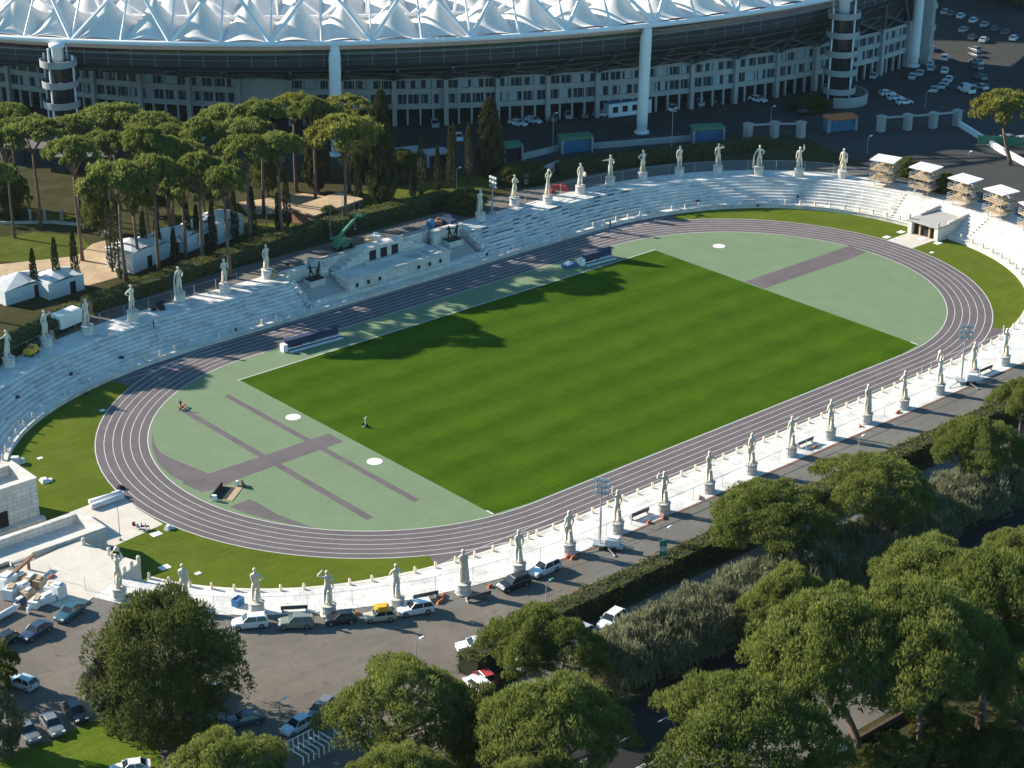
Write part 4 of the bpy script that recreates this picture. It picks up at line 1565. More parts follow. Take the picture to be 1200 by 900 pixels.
# hedges: dense core with a skin of leaves
def hedge(x0, y0, x1, y1, w, h, label, lf=.38, dens=16, mat_=None):
    L_ = math.hypot(x1 - x0, y1 - y0)
    a = math.atan2(y1 - y0, x1 - x0)
    n = int((L_ * w + 2 * L_ * h + 2 * w * h) * dens)
    u = RNG.random(n) * L_ - L_ / 2
    pick = RNG.random(n) * (w + 2 * h)
    top = pick < w
    v = np.where(top, pick - w / 2, np.where(pick < w + h, -w / 2, w / 2))
    z = np.where(top, h, (pick - w) % h)
    wob = .16 * np.sin(u * 1.7) + .12 * np.sin(u * .6 + v * 2) + RNG.normal(0, .09, n)
    nrm = np.stack([np.zeros(n), np.where(top, 0, np.sign(v)), np.where(top, 1., 0)], 1)
    P = np.stack([u, v, z], 1) + nrm * wob[:, None]
    D = unit(nrm * .5 + RNG.normal(0, .6, (n, 3)))
    tint = .45 + .2 * np.sin(u * .45 + 1) * np.sin(v * 1.3 + u * .2) + RNG.normal(0, .2, n)
    root = thing('hedge', ((x0 + x1) / 2, (y0 + y1) / 2, GZ), label, 'hedge', None, a)
    me = leaf_mesh('foliage', P, D, lf * (.7 + .6 * RNG.random(n)), lf * .5 * np.ones(n), tint, mat_ or L_HEDGE, nrm)
    link('foliage', me, root)
    MB().box(-L_ / 2 + .1, L_ / 2 - .1, -w / 2 + .12, w / 2 - .12, 0, h - .15).build('core', L_HEDGE_CORE, root)


L_HEDGE_CORE = mat('hedge_twigs', (.03, .035, .015), .95, .3, 1, 5)
hedge(-84, -70.6, -77, -68.9, 3.0, 2.4, 'short hedge end beside the white car below the promenade')
hedge(-76.5, -68.7, 46, -67.6, 3.0, 2.5, 'long clipped hedge between the promenade and the lower path')
hedge(-92, 49, -59, 61.5, 3.4, 2.6, 'clipped dark hedge behind the far left stand corner')
hedge(-58, 61.9, -29, 66.2, 3.4, 2.6, 'clipped hedge in front of the white tents')
hedge(-28, 66.5, -3, 69.4, 3.2, 2.5, 'clipped hedge left behind the tribune')
hedge(-2, 69.2, 28, 67.8, 3.2, 2.5, 'clipped hedge right behind the tribune')
hedge(57, 67.5, 106, 52.0, 3.2, 2.2, 'dark hedge behind the far right terrace', mat_=L_DARK)
# wooded hill beyond the plaza, upper right
C, RD = [], []
for k in range(200):
    x, y = at(random.uniform(1140, 1290), random.uniform(-70, 6) + 10 * random.random())
    C.append((x, y, GZ + 1 + random.random() * 5))
    RD.append(random.uniform(2.5, 4))
me = clumps('far_wood', np.array(C), np.array(RD), 45, 2.0, 1.0, L_DARK, up=.2)
o = link('far_wood', me)
tag(o, 'dark wooded slope beyond the car park at the upper right', 'wood', kind='stuff')
# ------------------------------------------------------------------ the big covered stadium behind
TH = -0.6022
CT, ST = math.cos(TH), math.sin(TH)


def EL(t, d=0, z=0.0, c=(96.0, 193.9), A=158., B=108.):
    u, v = (A - d) * math.cos(R(t)), (B - d) * math.sin(R(t))
    return (c[0] + u * CT - v * ST, c[1] + u * ST + v * CT, z)


def FA(t, d=0, z=0.0):
    return EL(t, d, z, (117.9, 185.1), 142., 92.)


def arc_ts(fn, t0, t1, step):
    """angles between t0 and t1 that are step metres apart along fn"""
    out, acc, p = [t0], 0, Vector(fn(t0))
    t = t0
    while t < t1:
        t += .05
        q = Vector(fn(t))
        acc += (q - p).length
        p = q
        if acc >= step:
            out.append(t)
            acc = 0
    return out


arena = thing('covered_stadium', EL(255), 'large covered stadium with white tent roof and concrete facade behind the track', 'stadium')
AO = Vector(arena.location)


def ab(mb, name, m, parent=arena, smooth=False):
    """build in world coordinates but hang on the stadium"""
    mb.v = [(x - AO.x, y - AO.y, z - AO.z) for x, y, z in mb.v]
    return mb.build(name, m, parent, smooth)


ZR = 28.6
T0, T1 = 176, 348
TS = arc_ts(EL, T0, T1, 10.55)
# shift so that a heavy node falls on the left stair tower (px 75)
best = min(np.arange(190, 222, .05), key=lambda t: (lambda d: abs(600 + FPX * d.dot(_r) / d.dot(_f) - 76))(Vector(EL(t, 0, ZR)) - CAM))
TS = arc_ts(EL, best - 0, T1, 10.55)
back = []
t, p, acc = best, Vector(EL(best)), 0
while t > T0:
    t -= .05
    q = Vector(EL(t))
    acc += (q - p).length
    p = q
    if acc >= 10.55:
        back.append(t)
        acc = 0
nb = len(back)
TS = back[::-1] + TS
mb = MB()
fine = np.arange(T0, T1, .6)
mb.tube([EL(t, 0, ZR) for t in fine], [.62] * len(fine), 8)
ab(mb, 'ring_tube', M['column'], smooth=True)
mb = MB()
mb.tube([EL(t, 8.5, ZR + 12.5) for t in fine], [.55] * len(fine), 8)
ab(mb, 'ring_tube', M['column'], smooth=True)
mb = MB()
mb.tube([EL(t, 15, ZR + 2.2) for t in fine], [.5] * len(fine), 8)
ab(mb, 'ring_tube', M['column'], smooth=True)
for k, t in enumerate(TS):
    heavy = (k - nb) % 2 == 0
    mb = MB()
    mb.bar(EL(t, 0, ZR), EL(t, 8.5, ZR + 12.5), .25, 6)
    ab(mb, 'strut', M['column'])
    if heavy:
        for kk in (k - 1, k + 1):
            if 0 <= kk < len(TS):
                mb = MB()
                mb.bar(EL(t, .1, ZR + .2), EL(TS[kk], 8.5, ZR + 12.5), .44, 6)
                ab(mb, 'strut', M['column'])
        mb = MB()
        mb.bar(EL(t, 15, ZR + 2.2), EL(t, 8.5, ZR + 12.5), .3, 6)
        for kk in (k - 1, k + 1):
            if 0 <= kk < len(TS):
                mb.bar(EL(TS[kk], 15, ZR + 2.2), EL(t, 8.5, ZR + 12.5), .3, 6)
        ab(mb, 'inner_strut', M['column'])
# membrane: one cone to every bay in two rings, hung between the tubes
mb = MB()
ts = []
for a, b in zip(TS[:-1], TS[1:]):
    ts += [(a + (b - a) * j / 14, j / 14) for j in range(14)]
ts.append((TS[-1], 0))


def roofz(f, d):
    arch = 1 - (2 * f - 1) ** 2
    z = ZR + .1 + .16 * d
    z += .9 * arch * math.exp(-d / 2.0)                         # scalloped outer edge
    for d0, hh in ((7.5, 7.2), (20.5, 5.0), (34, 5.0)):
        q = math.hypot((f - .5) * 10.5, (d - d0) * (1.05 if d < d0 else .9))
        z += hh * max(0, 1 - q / 7.4) ** 1.75
    z -= .8 * (1 - arch) * min(1, d / 6)
    return z


ds = [.5, .9, 1.4, 2, 2.7, 3.4, 4.1, 4.8, 5.4, 6, 6.5, 7, 7.5, 8, 8.6, 9.3, 10.2, 11.3, 12.6, 14, 15.4, 16.8, 18, 19.2, 20.5, 22, 24, 27, 30, 34, 38, 44]
mb.sheet([[EL(t, d, roofz(f, d)) for t, f in ts] for d in ds], flip=True)
ab(mb, 'membrane', M['membrane'], smooth=True)
# terraces seen under the roof edge, and their undersides
SEG = np.arange(T0, T1, 1.0)
mb = MB()
cols = []
rows = []
for q in range(8):
    d = 4.2 + q * 1.3
    rows.append((d, 25.3 - q * .22))
for a, b in zip(SEG[:-1], SEG[1:]):
    tm = (a + b) / 2
    px = (lambda dv: 600 + FPX * dv.dot(_r) / dv.dot(_f))(Vector(EL(tm, 4, 26)) - CAM)
    m = 0 if 130 < px < 330 else 1 if px < 130 else 3 if px > 790 else 2
    for (d0, z0), (d1, z1) in zip(rows[:-1], rows[1:]):
        mb.face([EL(a, d0, z0), EL(b, d0, z0), EL(b, d1 - .05, z0), EL(a, d1 - .05, z0)], m)
        mb.face([EL(a, d1 - .05, z0), EL(b, d1 - .05, z0), EL(b, d1 - .05, z1), EL(a, d1 - .05, z1)], m)
ab(mb, 'seating_tier', [M['seat_yellow'], M['seat_red'], M['greenp'], M['seat_white']])
mb = MB()
for d, z0, z1 in ((3.4, 22.9, 25.5),):
    mb.sheet([[EL(t, d, z0) for t in SEG], [EL(t, d, z1) for t in SEG], [EL(t, d + .4, z1) for t in SEG], [EL(t, d + .4, z0) for t in SEG]])
ab(mb, 'parapet', M['rail'])
mb = MB()
for z in (24.3, 25.9, 26.5):
    mb.tube([EL(t, 3.3, z) for t in SEG], [.045] * len(SEG), 4)
for t in arc_ts(EL, T0, T1, 5.2):
    mb.bar(EL(t, 3.3, 22.9), EL(t, 3.3, 26.55), .05, 4)
ab(mb, 'railing', M['galv'])
# stepped underside of the upper tier
FT0, FT1 = 183, 330.5
fseg = np.linspace(FT0, T1, 150)
es = np.linspace(T0 + 3, T1, 150)


def under(k, s):
    a, b = Vector(FA(min(fseg[k], 344), 1.5, 15.2)), Vector(EL(es[k], 3.5, 23.2))
    return a.lerp(b, s)


for k in range(150):                       # match each facade angle with the nearest ring angle
    p = Vector(FA(min(fseg[k], 344)))
    es[k] = min(np.arange(T0, T1 + 6, .5), key=lambda t: (Vector(EL(t)) - p).length)
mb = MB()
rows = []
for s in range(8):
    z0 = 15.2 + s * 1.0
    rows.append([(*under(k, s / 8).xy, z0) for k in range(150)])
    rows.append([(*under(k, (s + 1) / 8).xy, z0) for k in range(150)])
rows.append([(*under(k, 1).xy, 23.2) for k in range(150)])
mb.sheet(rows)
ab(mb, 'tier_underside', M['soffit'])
for k in range(24, 146, 2):
    for s_, zz in ((.70, 20.2), (.84, 21.6)):
        if s_ > .8 and k % 4:
            continue
        a, b = under(k, s_), under(k + 1, s_)
        c_ = a.lerp(b, .85)
        mb = MB()
        mb.face([(a.x, a.y, zz), (c_.x, c_.y, zz), (b.x, b.y, zz + .75), (a.x * .8 + c_.x * .2, a.y * .8 + c_.y * .2, zz + .75)])
        ab(mb, 'underside_panel', M['rail2'])
mb = MB()
mb.tube([EL(t, 3.3, 25.55) for t in SEG], [.16] * len(SEG), 4)
ab(mb, 'parapet_rail', M['galv'])
# facade
FH = 15.4
bays = arc_ts(FA, FT0 + 2, FT1, 11.6)
mb = MB()
ff = np.linspace(FT0, FT1, 120)
for z0, z1, d in ((7.9, 9.1, 0), (11.3, 12.6, 0), (14.5, FH, 0)):
    mb.sheet([[FA(t, d + 1.2, z0) for t in ff], [FA(t, d, z0) for t in ff], [FA(t, d, z1) for t in ff], [FA(t, d + 1.2, z1) for t in ff]])
ab(mb, 'spandrel', M['facade'])
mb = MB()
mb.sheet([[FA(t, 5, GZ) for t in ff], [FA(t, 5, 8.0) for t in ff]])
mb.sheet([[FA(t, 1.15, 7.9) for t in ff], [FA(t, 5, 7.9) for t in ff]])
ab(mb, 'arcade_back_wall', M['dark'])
mb = MB()
mb.sheet([[FA(t, 1.2, 9.0) for t in ff], [FA(t, 1.2, FH) for t in ff]])
mb.sheet([[FA(t, 0, FH) for t in ff], [FA(t, 9, FH) for t in ff]])
ab(mb, 'facade_wall', M['facade'])
for k, t in enumerate(bays):
    p = Vector(FA(t))
    q = Vector(FA(t + .4)) - p
    yaw = math.atan2(q.y, q.x)
    mb = MB().obox((p.x, p.y, GZ), (1.0, 1.5, FH - GZ + .4), yaw)
    ab(mb, 'pilaster', M['facade'])
    if k + 1 < len(bays):
        t2 = bays[k + 1]
        blank = k in (4, 11) or False
        if blank:
            mb = MB()
            tt = np.linspace(t, t2, 6)
            mb.sheet([[FA(a, -.1, 8.0) for a in tt], [FA(a, -.1, 14.6) for a in tt]])
            ab(mb, 'blank_panel', M['facade'])
            continue
        tt = np.linspace(t, t2, 6)
        for z0, z1, sh in ((9.1, 11.3, 0), (12.6, 14.5, 50)):
            mb = MB()
            mb.sheet([[FA(a, .55, z0) for a in tt], [FA(a, .55, z1) for a in tt]], 0, [[(k * 13 + sh + j * 2.2, 0) for j in range(6)], [(k * 13 + sh + j * 2.2, 1) for j in range(6)]])
            ab(mb, 'window', M['pane'])
        for j in (1, 2, 3):
            mb = MB()
            w = Vector(FA(t + (t2 - t) * j / 4, .3))
            mb.obox((w.x, w.y, GZ), (.42, .6, 14.5 - GZ), yaw)
            ab(mb, 'arcade_post', M['facade'])
# raking beams and Y braces carry the tier
for t in bays:
    k = int(np.argmin(np.abs(fseg - t)))
    a, b = Vector(FA(t, -.3, FH - .6)), under(k, .98) - Vector((0, 0, 1.5))
    mb = MB()
    mb.bar(a, b, .42, 4)
    for kk in (-5, 5):
        if 0 <= k + kk < 150:
            mb.bar(a + Vector((0, 0, .1)), under(k + kk, .66) - Vector((0, 0, 1.3)), .26, 4)
    for s_ in (.3, .62, .95):
        if k + 5 < 150 and k > 5:
            mb.bar(under(k - 5, s_) - Vector((0, 0, 1.2)), under(k + 5, s_) - Vector((0, 0, 1.2)), .16, 4)
    ab(mb, 'raking_beam', M['steel'])
# white columns that carry the ring
for px, py, n in ((395, 182, 0), (752, 156, 1), (1070, 78, 2)):
    x, y = at(px, py, GZ)
    top = min((Vector(EL(t, 0, ZR)) for t in np.arange(T0, T1 + 10, .3)), key=lambda p: (p.xy - Vector((x, y))).length)
    mb = MB()
    mb.tube([(x, y, GZ), (x, y, GZ + 4), (top.x * .5 + x * .5, top.y * .5 + y * .5, ZR - 3), (top.x, top.y, ZR - .4)], [1.15, 1.25, 1.3, .9], 14)
    mb.lathe((x, y, GZ), [(1.7, 0), (1.7, .5)], 14)
    ab(mb, 'roof_column', M['column'], smooth=True)
    if n == 2:
        mb = MB().obox((x + 4.4, y - .4, GZ), (2.6, 2.2, 20), .3)
        for k in range(4):
            mb.obox((x + 4.4, y - .4, GZ + 5.5 * k + 3), (3.2, 2.8, 1.4), .3)
        for sx in (-1, 1):
            mb.bar((x + 4.4 + sx, y - .4, GZ), (x + 4.4 + sx, y - .4, GZ + 24), .12, 4)
        ab(mb, 'service_tower', M['concrete'])
# stair towers
for (px, py), lab in (((78, 180), 0), ((982, 118), 1)):
    x, y = at(px, py, GZ)
    top = 25.0 if lab == 0 else 25.5
    mb = MB().lathe((x, y, GZ), [(1.25, 0), (1.25, top - GZ + 2.2), (1.7, top - GZ + 2.6), (1.7, top - GZ + 3.3)], 14)
    tw = ab(mb, 'stair_tower', M['column'], smooth=True)
    mb = MB()
    mb.lathe((x, y, GZ), [(2.75, 0), (2.75, top - GZ - .6)], 16)
    ab(mb, 'stair_glazing', M['glass'], tw)
    for k in range(4):
        a = 6.283 * k / 4 + .5 + lab
        mb = MB().bar((x + 3.5 * math.cos(a), y + 3.5 * math.sin(a), GZ), (x + 3.5 * math.cos(a), y + 3.5 * math.sin(a), top + (1 if k % 2 else 3)), .22, 6)
        ab(mb, 'post', M['column'], tw)
    mb = MB().lathe((x, y, GZ), [(1.9, -.2), (1.9, top - GZ - .5)], 5)
    z = top
    k = 0
    while z > GZ + 3:
        mb = MB().lathe((x, y, z - 1.1), [(2.8, -.25), (3.9, -.25), (3.9, 1.15), (3.72, 1.15), (3.72, .1), (1.2, .1)], 28)
        ab(mb, 'balcony', M['concrete'], tw)
        z -= 4.45
        k += 1
    mb = MB()
    for j in range(16):
        a0, a1 = R(-150 + j * 10), R(-140 + j * 10)
        r0 = 6.5
        p = [(x + r0 * math.cos(a0), y + r0 * math.sin(a0)), (x + r0 * math.cos(a1), y + r0 * math.sin(a1)), (x + (r0 + .35) * math.cos(a1), y + (r0 + .35) * math.sin(a1)), (x + (r0 + .35) * math.cos(a0), y + (r0 + .35) * math.sin(a0))]
        mb.prism(p[::-1], GZ, GZ + 2.4)
    ab(mb, 'apron_wall', M['concrete'], tw)
# ------------------------------------------------------------------ cars
def paint(name, c, rough=.3):
    m, t, b = _nodes(name)
    b.inputs['Base Color'].default_value = (*c, 1)
    b.inputs['Roughness'].default_value = rough
    b.inputs['Coat Weight'].default_value = .5
    return m


PAINT = {'white': paint('white_car_paint', (.72, .73, .75)), 'grey': paint('grey_car_paint', (.16, .17, .18)), 'silver': paint('silver_car_paint', (.42, .44, .46)),
         'black': paint('black_car_paint', (.018, .02, .024)), 'teal': paint('teal_car_paint', (.035, .10, .125)), 'navy': paint('navy_car_paint', (.03, .05, .09)),
         'pale': paint('pale_blue_car_paint', (.40, .52, .60)), 'beige': paint('cream_car_paint', (.46, .42, .28)), 'red': paint('red_car_paint', (.42, .03, .03)),
         'olive': paint('grey_green_car_paint', (.20, .22, .17))}


def car_proto(kind, far=False):
    L, Wd, H, hood, boot, belt, rs, re, ws, we = {
        # length width height hood-height boot-height beltline roof-start roof-end windscreen-base rear-base (fractions from nose)
        'hatch': (4.0, 1.74, 1.48, .88, .98, .95, .47, .88, .28, .985),
        'suv': (4.5, 1.86, 1.68, 1.02, 1.10, 1.08, .44, .92, .29, .99),
        'saloon': (4.6, 1.8, 1.44, .90, .98, .94, .46, .76, .31, .90),
        'van': (5.1, 1.95, 2.15, 1.15, 1.2, 1.22, .30, .97, .16, .995)}[kind]
    root = thing('parked_car' if kind != 'van' else 'parked_van', (0, 0, -500), 'parked car', 'car' if kind != 'van' else 'van')
    w = Wd / 2
    st = [(0, .32, .52, w * .72), (.02, .24, .66, w * .88), (.09, .20, hood - .10, w * .97), (ws - .03, .20, hood, w), (ws + .04, .20, belt, w), (.6, .20, belt + .02, w), (we - .06, .20, belt + .03, w),
          (we, .22, boot, w * .98), (.985, .26, boot - .12 if we > .95 else boot - .04, w * .95), (1.0, .34, .60, w * .84)]
    rows = []
    for f, zb, zt, hw in st:
        x = L / 2 - f * L
        rows.append([(x, -hw * .9, zb), (x, -hw, zb + .14), (x, -hw, zt - .16), (x, -hw * .90, zt - .02), (x, -hw * .5, zt + .015), (x, hw * .5, zt + .015), (x, hw * .90, zt - .02), (x, hw, zt - .16), (x, hw, zb + .14), (x, hw * .9, zb)])
    mb = MB()
    mb.sheet(rows, flip=False)
    mb.face(rows[0][::-1])
    mb.face(rows[-1])
    mb.face([r[0] for r in rows] + [r[-1] for r in rows][::-1])
    # roof panel and pillars
    def X(f):
        return L / 2 - f * L
    tw, bw = w * .74, w * .93
    zr = H
    roof = [(X(rs), -tw, zr - .05), (X(re), -tw, zr - .07), (X(re), tw, zr - .07), (X(rs), tw, zr - .05)]
    mb.hexa([(X(re) , -tw, zr - .09), (X(rs), -tw, zr - .07), (X(rs), tw, zr - .07), (X(re), tw, zr - .09), (X(re) + .04, -tw * .9, zr - .01), (X(rs) - .05, -tw * .9, zr), (X(rs) - .05, tw * .9, zr), (X(re) + .04, tw * .9, zr - .01)])
    for sy in (-1, 1):
        mb.bar((X(ws) , sy * bw, belt - .04), (X(rs), sy * tw, zr - .05), .045, 4)
        mb.bar((X(we), sy * bw, belt - .02), (X(re), sy * tw, zr - .06), .07, 4)
        xm = X((rs + re) / 2)
        mb.bar((xm, sy * (bw + .01), belt - .03), (xm - .02, sy * (tw + .015), zr - .05), .05, 4)
        mb.obox((X(ws) - .12, sy * (w + .09), belt - .06), (.14, .2, .13), 0)
    if kind == 'van':
        for sy in (-1, 1):
            mb.face([(X(.45), sy * (bw + .02), belt - .05), (X(we), sy * (bw + .02), belt - .05), (X(re), sy * (tw + .02), zr - .06), (X(.45), sy * (tw + .02), zr - .06)])
    body_ = mb
    g = MB()
    g.hexa([(X(we), -bw, belt - .05), (X(ws), -bw, belt - .05), (X(ws), bw, belt - .05), (X(we), bw, belt - .05), (X(re), -tw, zr - .075), (X(rs), -tw, zr - .075), (X(rs), tw, zr - .075), (X(re), tw, zr - .075)])
    whl, rim = [], []
    for fx in (.17, .81):
        for sy in (-1, 1):
            r = .33 if kind != 'suv' else .37
            whl.append(MB().bar((X(fx), sy * (w - .22), r), (X(fx), sy * (w + .012), r), r, 14))
            rim.append(MB().bar((X(fx), sy * (w - .1), r), (X(fx), sy * (w + .022), r), r * .6, 10))
    if far:
        allm = MB()
        for k, src in ((0, [body_]), (1, [g]), (2, whl)):
            for q in src:
                o_ = len(allm.v)
                allm.v += q.v
                allm.f += [tuple(o_ + i for i in f) for f in q.f]
                allm.m += [k] * len(q.f)
        bpy.data.objects.remove(root)
        o = allm.build('parked_car' if kind != 'van' else 'parked_van', [PAINT['white'], M['glass'], M['rubber']])
        o.material_slots[0].link = 'OBJECT'
        tag(o, 'parked car', 'car' if kind != 'van' else 'van')
        o.location.z = -500
        return o
    b = body_.build('body', PAINT['white'], root)
    b.material_slots[0].link = 'OBJECT'
    g.build('windows', M['glass'], root)
    for q, p in zip(whl, rim):
        wo = q.build('wheel', M['rubber'], root)
        p.build('rim', M['rim'], wo)
    for sy in (-1, 1):
        MB().obox((X(.035), sy * w * .66, .60), (.18, .38, .16), 0).build('headlight', M['lamp'], root)
        MB().obox((X(.985), sy * w * .76, .72), (.10, .26, .22), 0).build('taillight', M['tail'], root)
    MB().obox((X(.006), 0, .40), (.03, .5, .12)).build('number_plate', M['white'], root)
    return root


CARS = {k: Proto(car_proto(k)) for k in ('hatch', 'suv', 'saloon', 'van')}
FARC = {k: Proto(car_proto(k, True)) for k in ('hatch', 'saloon', 'van')}


def car(kind, col, p, q, label, group, far=False, z=GZ + .012):
    """p: pixel of the middle of the car on the ground, q: pixel of a point ahead of its nose"""
    x, y = at(*p, z)
    if isinstance(q, tuple):
        hx, hy = at(*q, z)
        rz = math.atan2(hy - y, hx - x)
    else:
        rz = q
    o = (FARC if far else CARS)[kind].put((x, y, z), rz, label, group=group)
    b = o if far else next(c for c in o.children if c.name.split('.')[0] == 'body')
    b.material_slots[0].link = 'OBJECT'
    b.material_slots[0].material = PAINT[col]
    return o


G1 = 'cars parked below the near terrace'
car('suv', 'white', (293, 734), (270, 736), 'white car parked below the third near statue', G1)
car('suv', 'olive', (347, 734), (325, 735), 'grey-green estate car parked beside the white car', G1)
car('hatch', 'black', (399, 729), (380, 731), 'dark hatchback parked below the fourth near statue', G1)
car('suv', 'white', (487, 718), (468, 721), 'white car parked at an angle right of the fifth near statue', G1)
car('suv', 'black', (602, 688), (582, 695), 'dark car parked below the seventh near statue', G1)
car('suv', 'white', (638, 671), (618, 680), 'white car with dark roof parked right of the seventh near statue', G1)
car('saloon', 'white', (556, 760), (536, 763), 'white car half hidden behind the hedge end', G1)
for o in (car('hatch', 'beige', (445, 726), (425, 728), 'small cream car carrying a yellow load on its roof', G1),):
    mb = MB()
    mb.box(-1.2, .6, -.7, .7, 1.47, 1.86)
    mb.box(-.9, .3, -.5, .5, 1.86, 2.02)
    mb.build('roof_load', M['yellow'], o)
G2 = 'cars in the lower left car park'
car('saloon', 'teal', (82, 722), (66, 733), 'dark teal car beside the heap of building material', G2)
car('saloon', 'navy', (42, 744), (24, 755), 'dark blue saloon left of the teal car', G2)
car('hatch', 'black', (4, 756), (-14, 766), 'black car cut by the left edge below the white pipe', G2)
car('hatch', 'pale', (27, 804), (14, 799), 'pale blue car half under the shaggy tree', G2)
car('saloon', 'grey', (33, 862), (44, 876), 'dark grey car at the very left end of the lawn row', G2)
car('saloon', 'grey', (62, 854), (72, 868), 'dark grey car, second from left in the row by the lawn', G2)
car('hatch', 'black', (90, 840), (100, 853), 'small black car, third in the row by the lawn', G2)
car('hatch', 'white', (121, 828), (130, 840), 'white hatchback beside the broadleaf tree', G2)
car('saloon', 'white', (153, 905), (130, 908), 'white car at the bottom edge below the lawn', G2)
car('hatch', 'pale', (348, 855), (335, 862), 'pale blue car behind the white barriers', G2)
car('suv', 'grey', (376, 838), (368, 846), 'grey car just above the white barriers', G2)
car('saloon', 'navy', (286, 848), (266, 852), 'dark blue car in the shade of the cedar', G2)
car('hatch', 'pale', (246, 818), (238, 826), 'light blue car almost hidden by the cedar', G2)
car('saloon', 'silver', (240, 848), (224, 852), 'silver car under the cedar beside the dark blue one', G2)
G3 = 'cars along the lower path'
car('suv', 'white', (560, 808), (552, 802), 'white car with side windows between pine crowns', G3)
car('hatch', 'red', (567, 797), (560, 790), 'red car between pine crowns below the hedge end', G3)
car('hatch', 'white', (602, 782), (592, 777), 'white car between two pine crowns above the red car', G3)
car('suv', 'white', (716, 732), (708, 738), 'white car under the hedge by the lower path', G3)
car('hatch', 'silver', (680, 748), (668, 756), 'silver car in the shade of the rounded pine', G3)
G4 = 'cars parked behind the far stand and by the stadium'
far = [('saloon', 'white', (237, 163), (237, 170), 'white car in the shade of the facade arcade'), ('hatch', 'silver', (510, 148), (512, 156), 'silver car before the facade above the thin cypresses'),
       ('hatch', 'white', (538, 164), (540, 172), 'white car on the plaza between the cypresses'), ('saloon', 'white', (607, 147), (618, 149), 'white car in the row before the facade arcade'),
       ('hatch', 'white', (625, 144), (636, 146), 'smaller white car right of it before the arcade'), ('hatch', 'grey', (648, 141), (650, 148), 'grey car fourth along the facade arcade'),
       ('hatch', 'silver', (666, 138), (668, 145), 'silver car fifth along the facade arcade'), ('hatch', 'grey', (685, 137), (687, 144), 'grey car left of the white booth'),
       ('saloon', 'white', (706, 136), (696, 135), 'white car just left of the white booth'), ('hatch', 'silver', (788, 130), (790, 137), 'silver car right of the white column foot'),
       ('hatch', 'silver', (821, 123), (824, 130), 'silver car by the facade right of the column'), ('hatch', 'grey', (835, 120), (838, 127), 'grey car by the facade next to the silver one'),
       ('saloon', 'white', (888, 119), (898, 121), 'white car low by the facade near the right end'), ('saloon', 'black', (944, 134), (955, 134), 'black car below the apron wall of the stair tower'),
       ('hatch', 'silver', (497, 190), (506, 190), 'silver van-like car beside the kiosk row')]
for k, c, p, q, lab in far:
    car(k, c, p, q, lab, G4, True)
G5 = 'cars in the car park by the right stair tower'
lot = [(1040, 112, 'w'), (1049, 117, 'w'), (1060, 122, 'w'), (1069, 92, 's'), (1078, 88, 's'), (1090, 77, 'w'), (1091, 82, 's'), (1107, 85, 'w'), (1112, 95, 'w'), (1108, 99, 'w'), (1104, 103, 's'), (1095, 107, 's'),
       (1107, 70, 'w'), (1149, 104, 's'), (1148, 93, 'g'), (1144, 81, 'g'), (1144, 75, 's'), (1142, 66, 'g'), (1142, 60, 'g'), (1126, 21, 'w'), (1141, 26, 'w'), (1154, 31, 's'), (1188, 47, 'w'), (1129, 37, 's'),
       (1140, 46, 'g'), (1153, 49, 's'), (1108, 16, 's'), (1094, 11, 's'), (1091, 59, 's'), (1024, 91, 's'), (1166, 36, 'g'), (1178, 40, 'g'), (1115, 18, 'g'), (1022, 78, 'g'), (1180, 164, 'g'), (1196, 166, 's')]
rowname = lambda x, y: ('of the kerb line at top right' if y < 50 else 'in the column right of the white van' if x > 1135 and y < 110 else
                        'behind the green fence by the lone pine' if y > 150 else 'of the cluster by the island' if x < 1116 else 'of the lot')
cnt = {}
for x, y, c in sorted(lot):
    rn = rowname(x, y)
    cnt[rn] = cnt.get(rn, 0) + 1
    col = {'w': 'white', 's': 'silver', 'g': 'grey'}[c]
    rz = .35 if y < 55 else 1.25 if x > 1135 else .55 if y < 110 else -.4
    car('hatch' if c != 's' else 'saloon', col, (x, y), rz, col + ' shaded car, ' + nth(cnt[rn]) + ' from left ' + rn, G5, True)
car('van', 'white', (1132, 108), 1.3, 'white van alone in the shaded car park at upper right', G5, True)
# white lorry and yellow cart and a van behind the far left terrace
x, y = at(84, 383, GZ)
root = thing('box_lorry', (x, y, GZ + .012), 'white box lorry parked beside the third far statue', 'lorry', rz=.25)
MB().box(-3.4, 1.5, -1.1, 1.1, .75, 3.2).build('cargo_box', M['white'], root)
mb = MB()
mb.hexa([(1.6, -1.0, .5), (3.4, -1.0, .5), (3.4, 1.0, .5), (1.6, 1.0, .5), (1.6, -.95, 2.3), (2.8, -.95, 2.3), (2.8, .95, 2.3), (1.6, .95, 2.3)])
mb.build('cab', PAINT['white'], root)
mb = MB()
mb.face([(3.24, -.85, 1.3), (3.24, .85, 1.3), (2.85, .8, 2.15), (2.85, -.8, 2.15)])
mb.face([(1.9, -1.02, 1.35), (3.0, -1.02, 1.35), (2.7, -.99, 2.1), (1.9, -.99, 2.1)])
mb.build('windows', M['glass'], root)
MB().box(-3.4, 3.2, -.8, .8, .42, .74).build('chassis', M['dark'], root)
for xx in (-2.3, 2.4):
    for sy in (-1, 1):
        MB().bar((xx, sy * .8, .45), (xx, sy * 1.08, .45), .45, 12).build('wheel', M['rubber'], root)
x, y = at(37, 416, GZ)
root = thing('utility_cart', (x, y, GZ + .012), 'small yellow utility cart beside the second far statue', 'cart', rz=.5)
MB().box(-1.3, .3, -.7, .7, .5, 1.25).build('load_bed', M['yellow'], root)
mb = MB()
mb.hexa([(.35, -.65, .35), (1.5, -.65, .35), (1.5, .65, .35), (.35, .65, .35), (.35, -.6, 1.6), (1.0, -.6, 1.6), (1.0, .6, 1.6), (.35, .6, 1.6)])
mb.build('cab', M['yellow'], root)
MB().box(-.2, .33, -.6, .6, 1.26, 1.5).build('load', M['orange'], root)
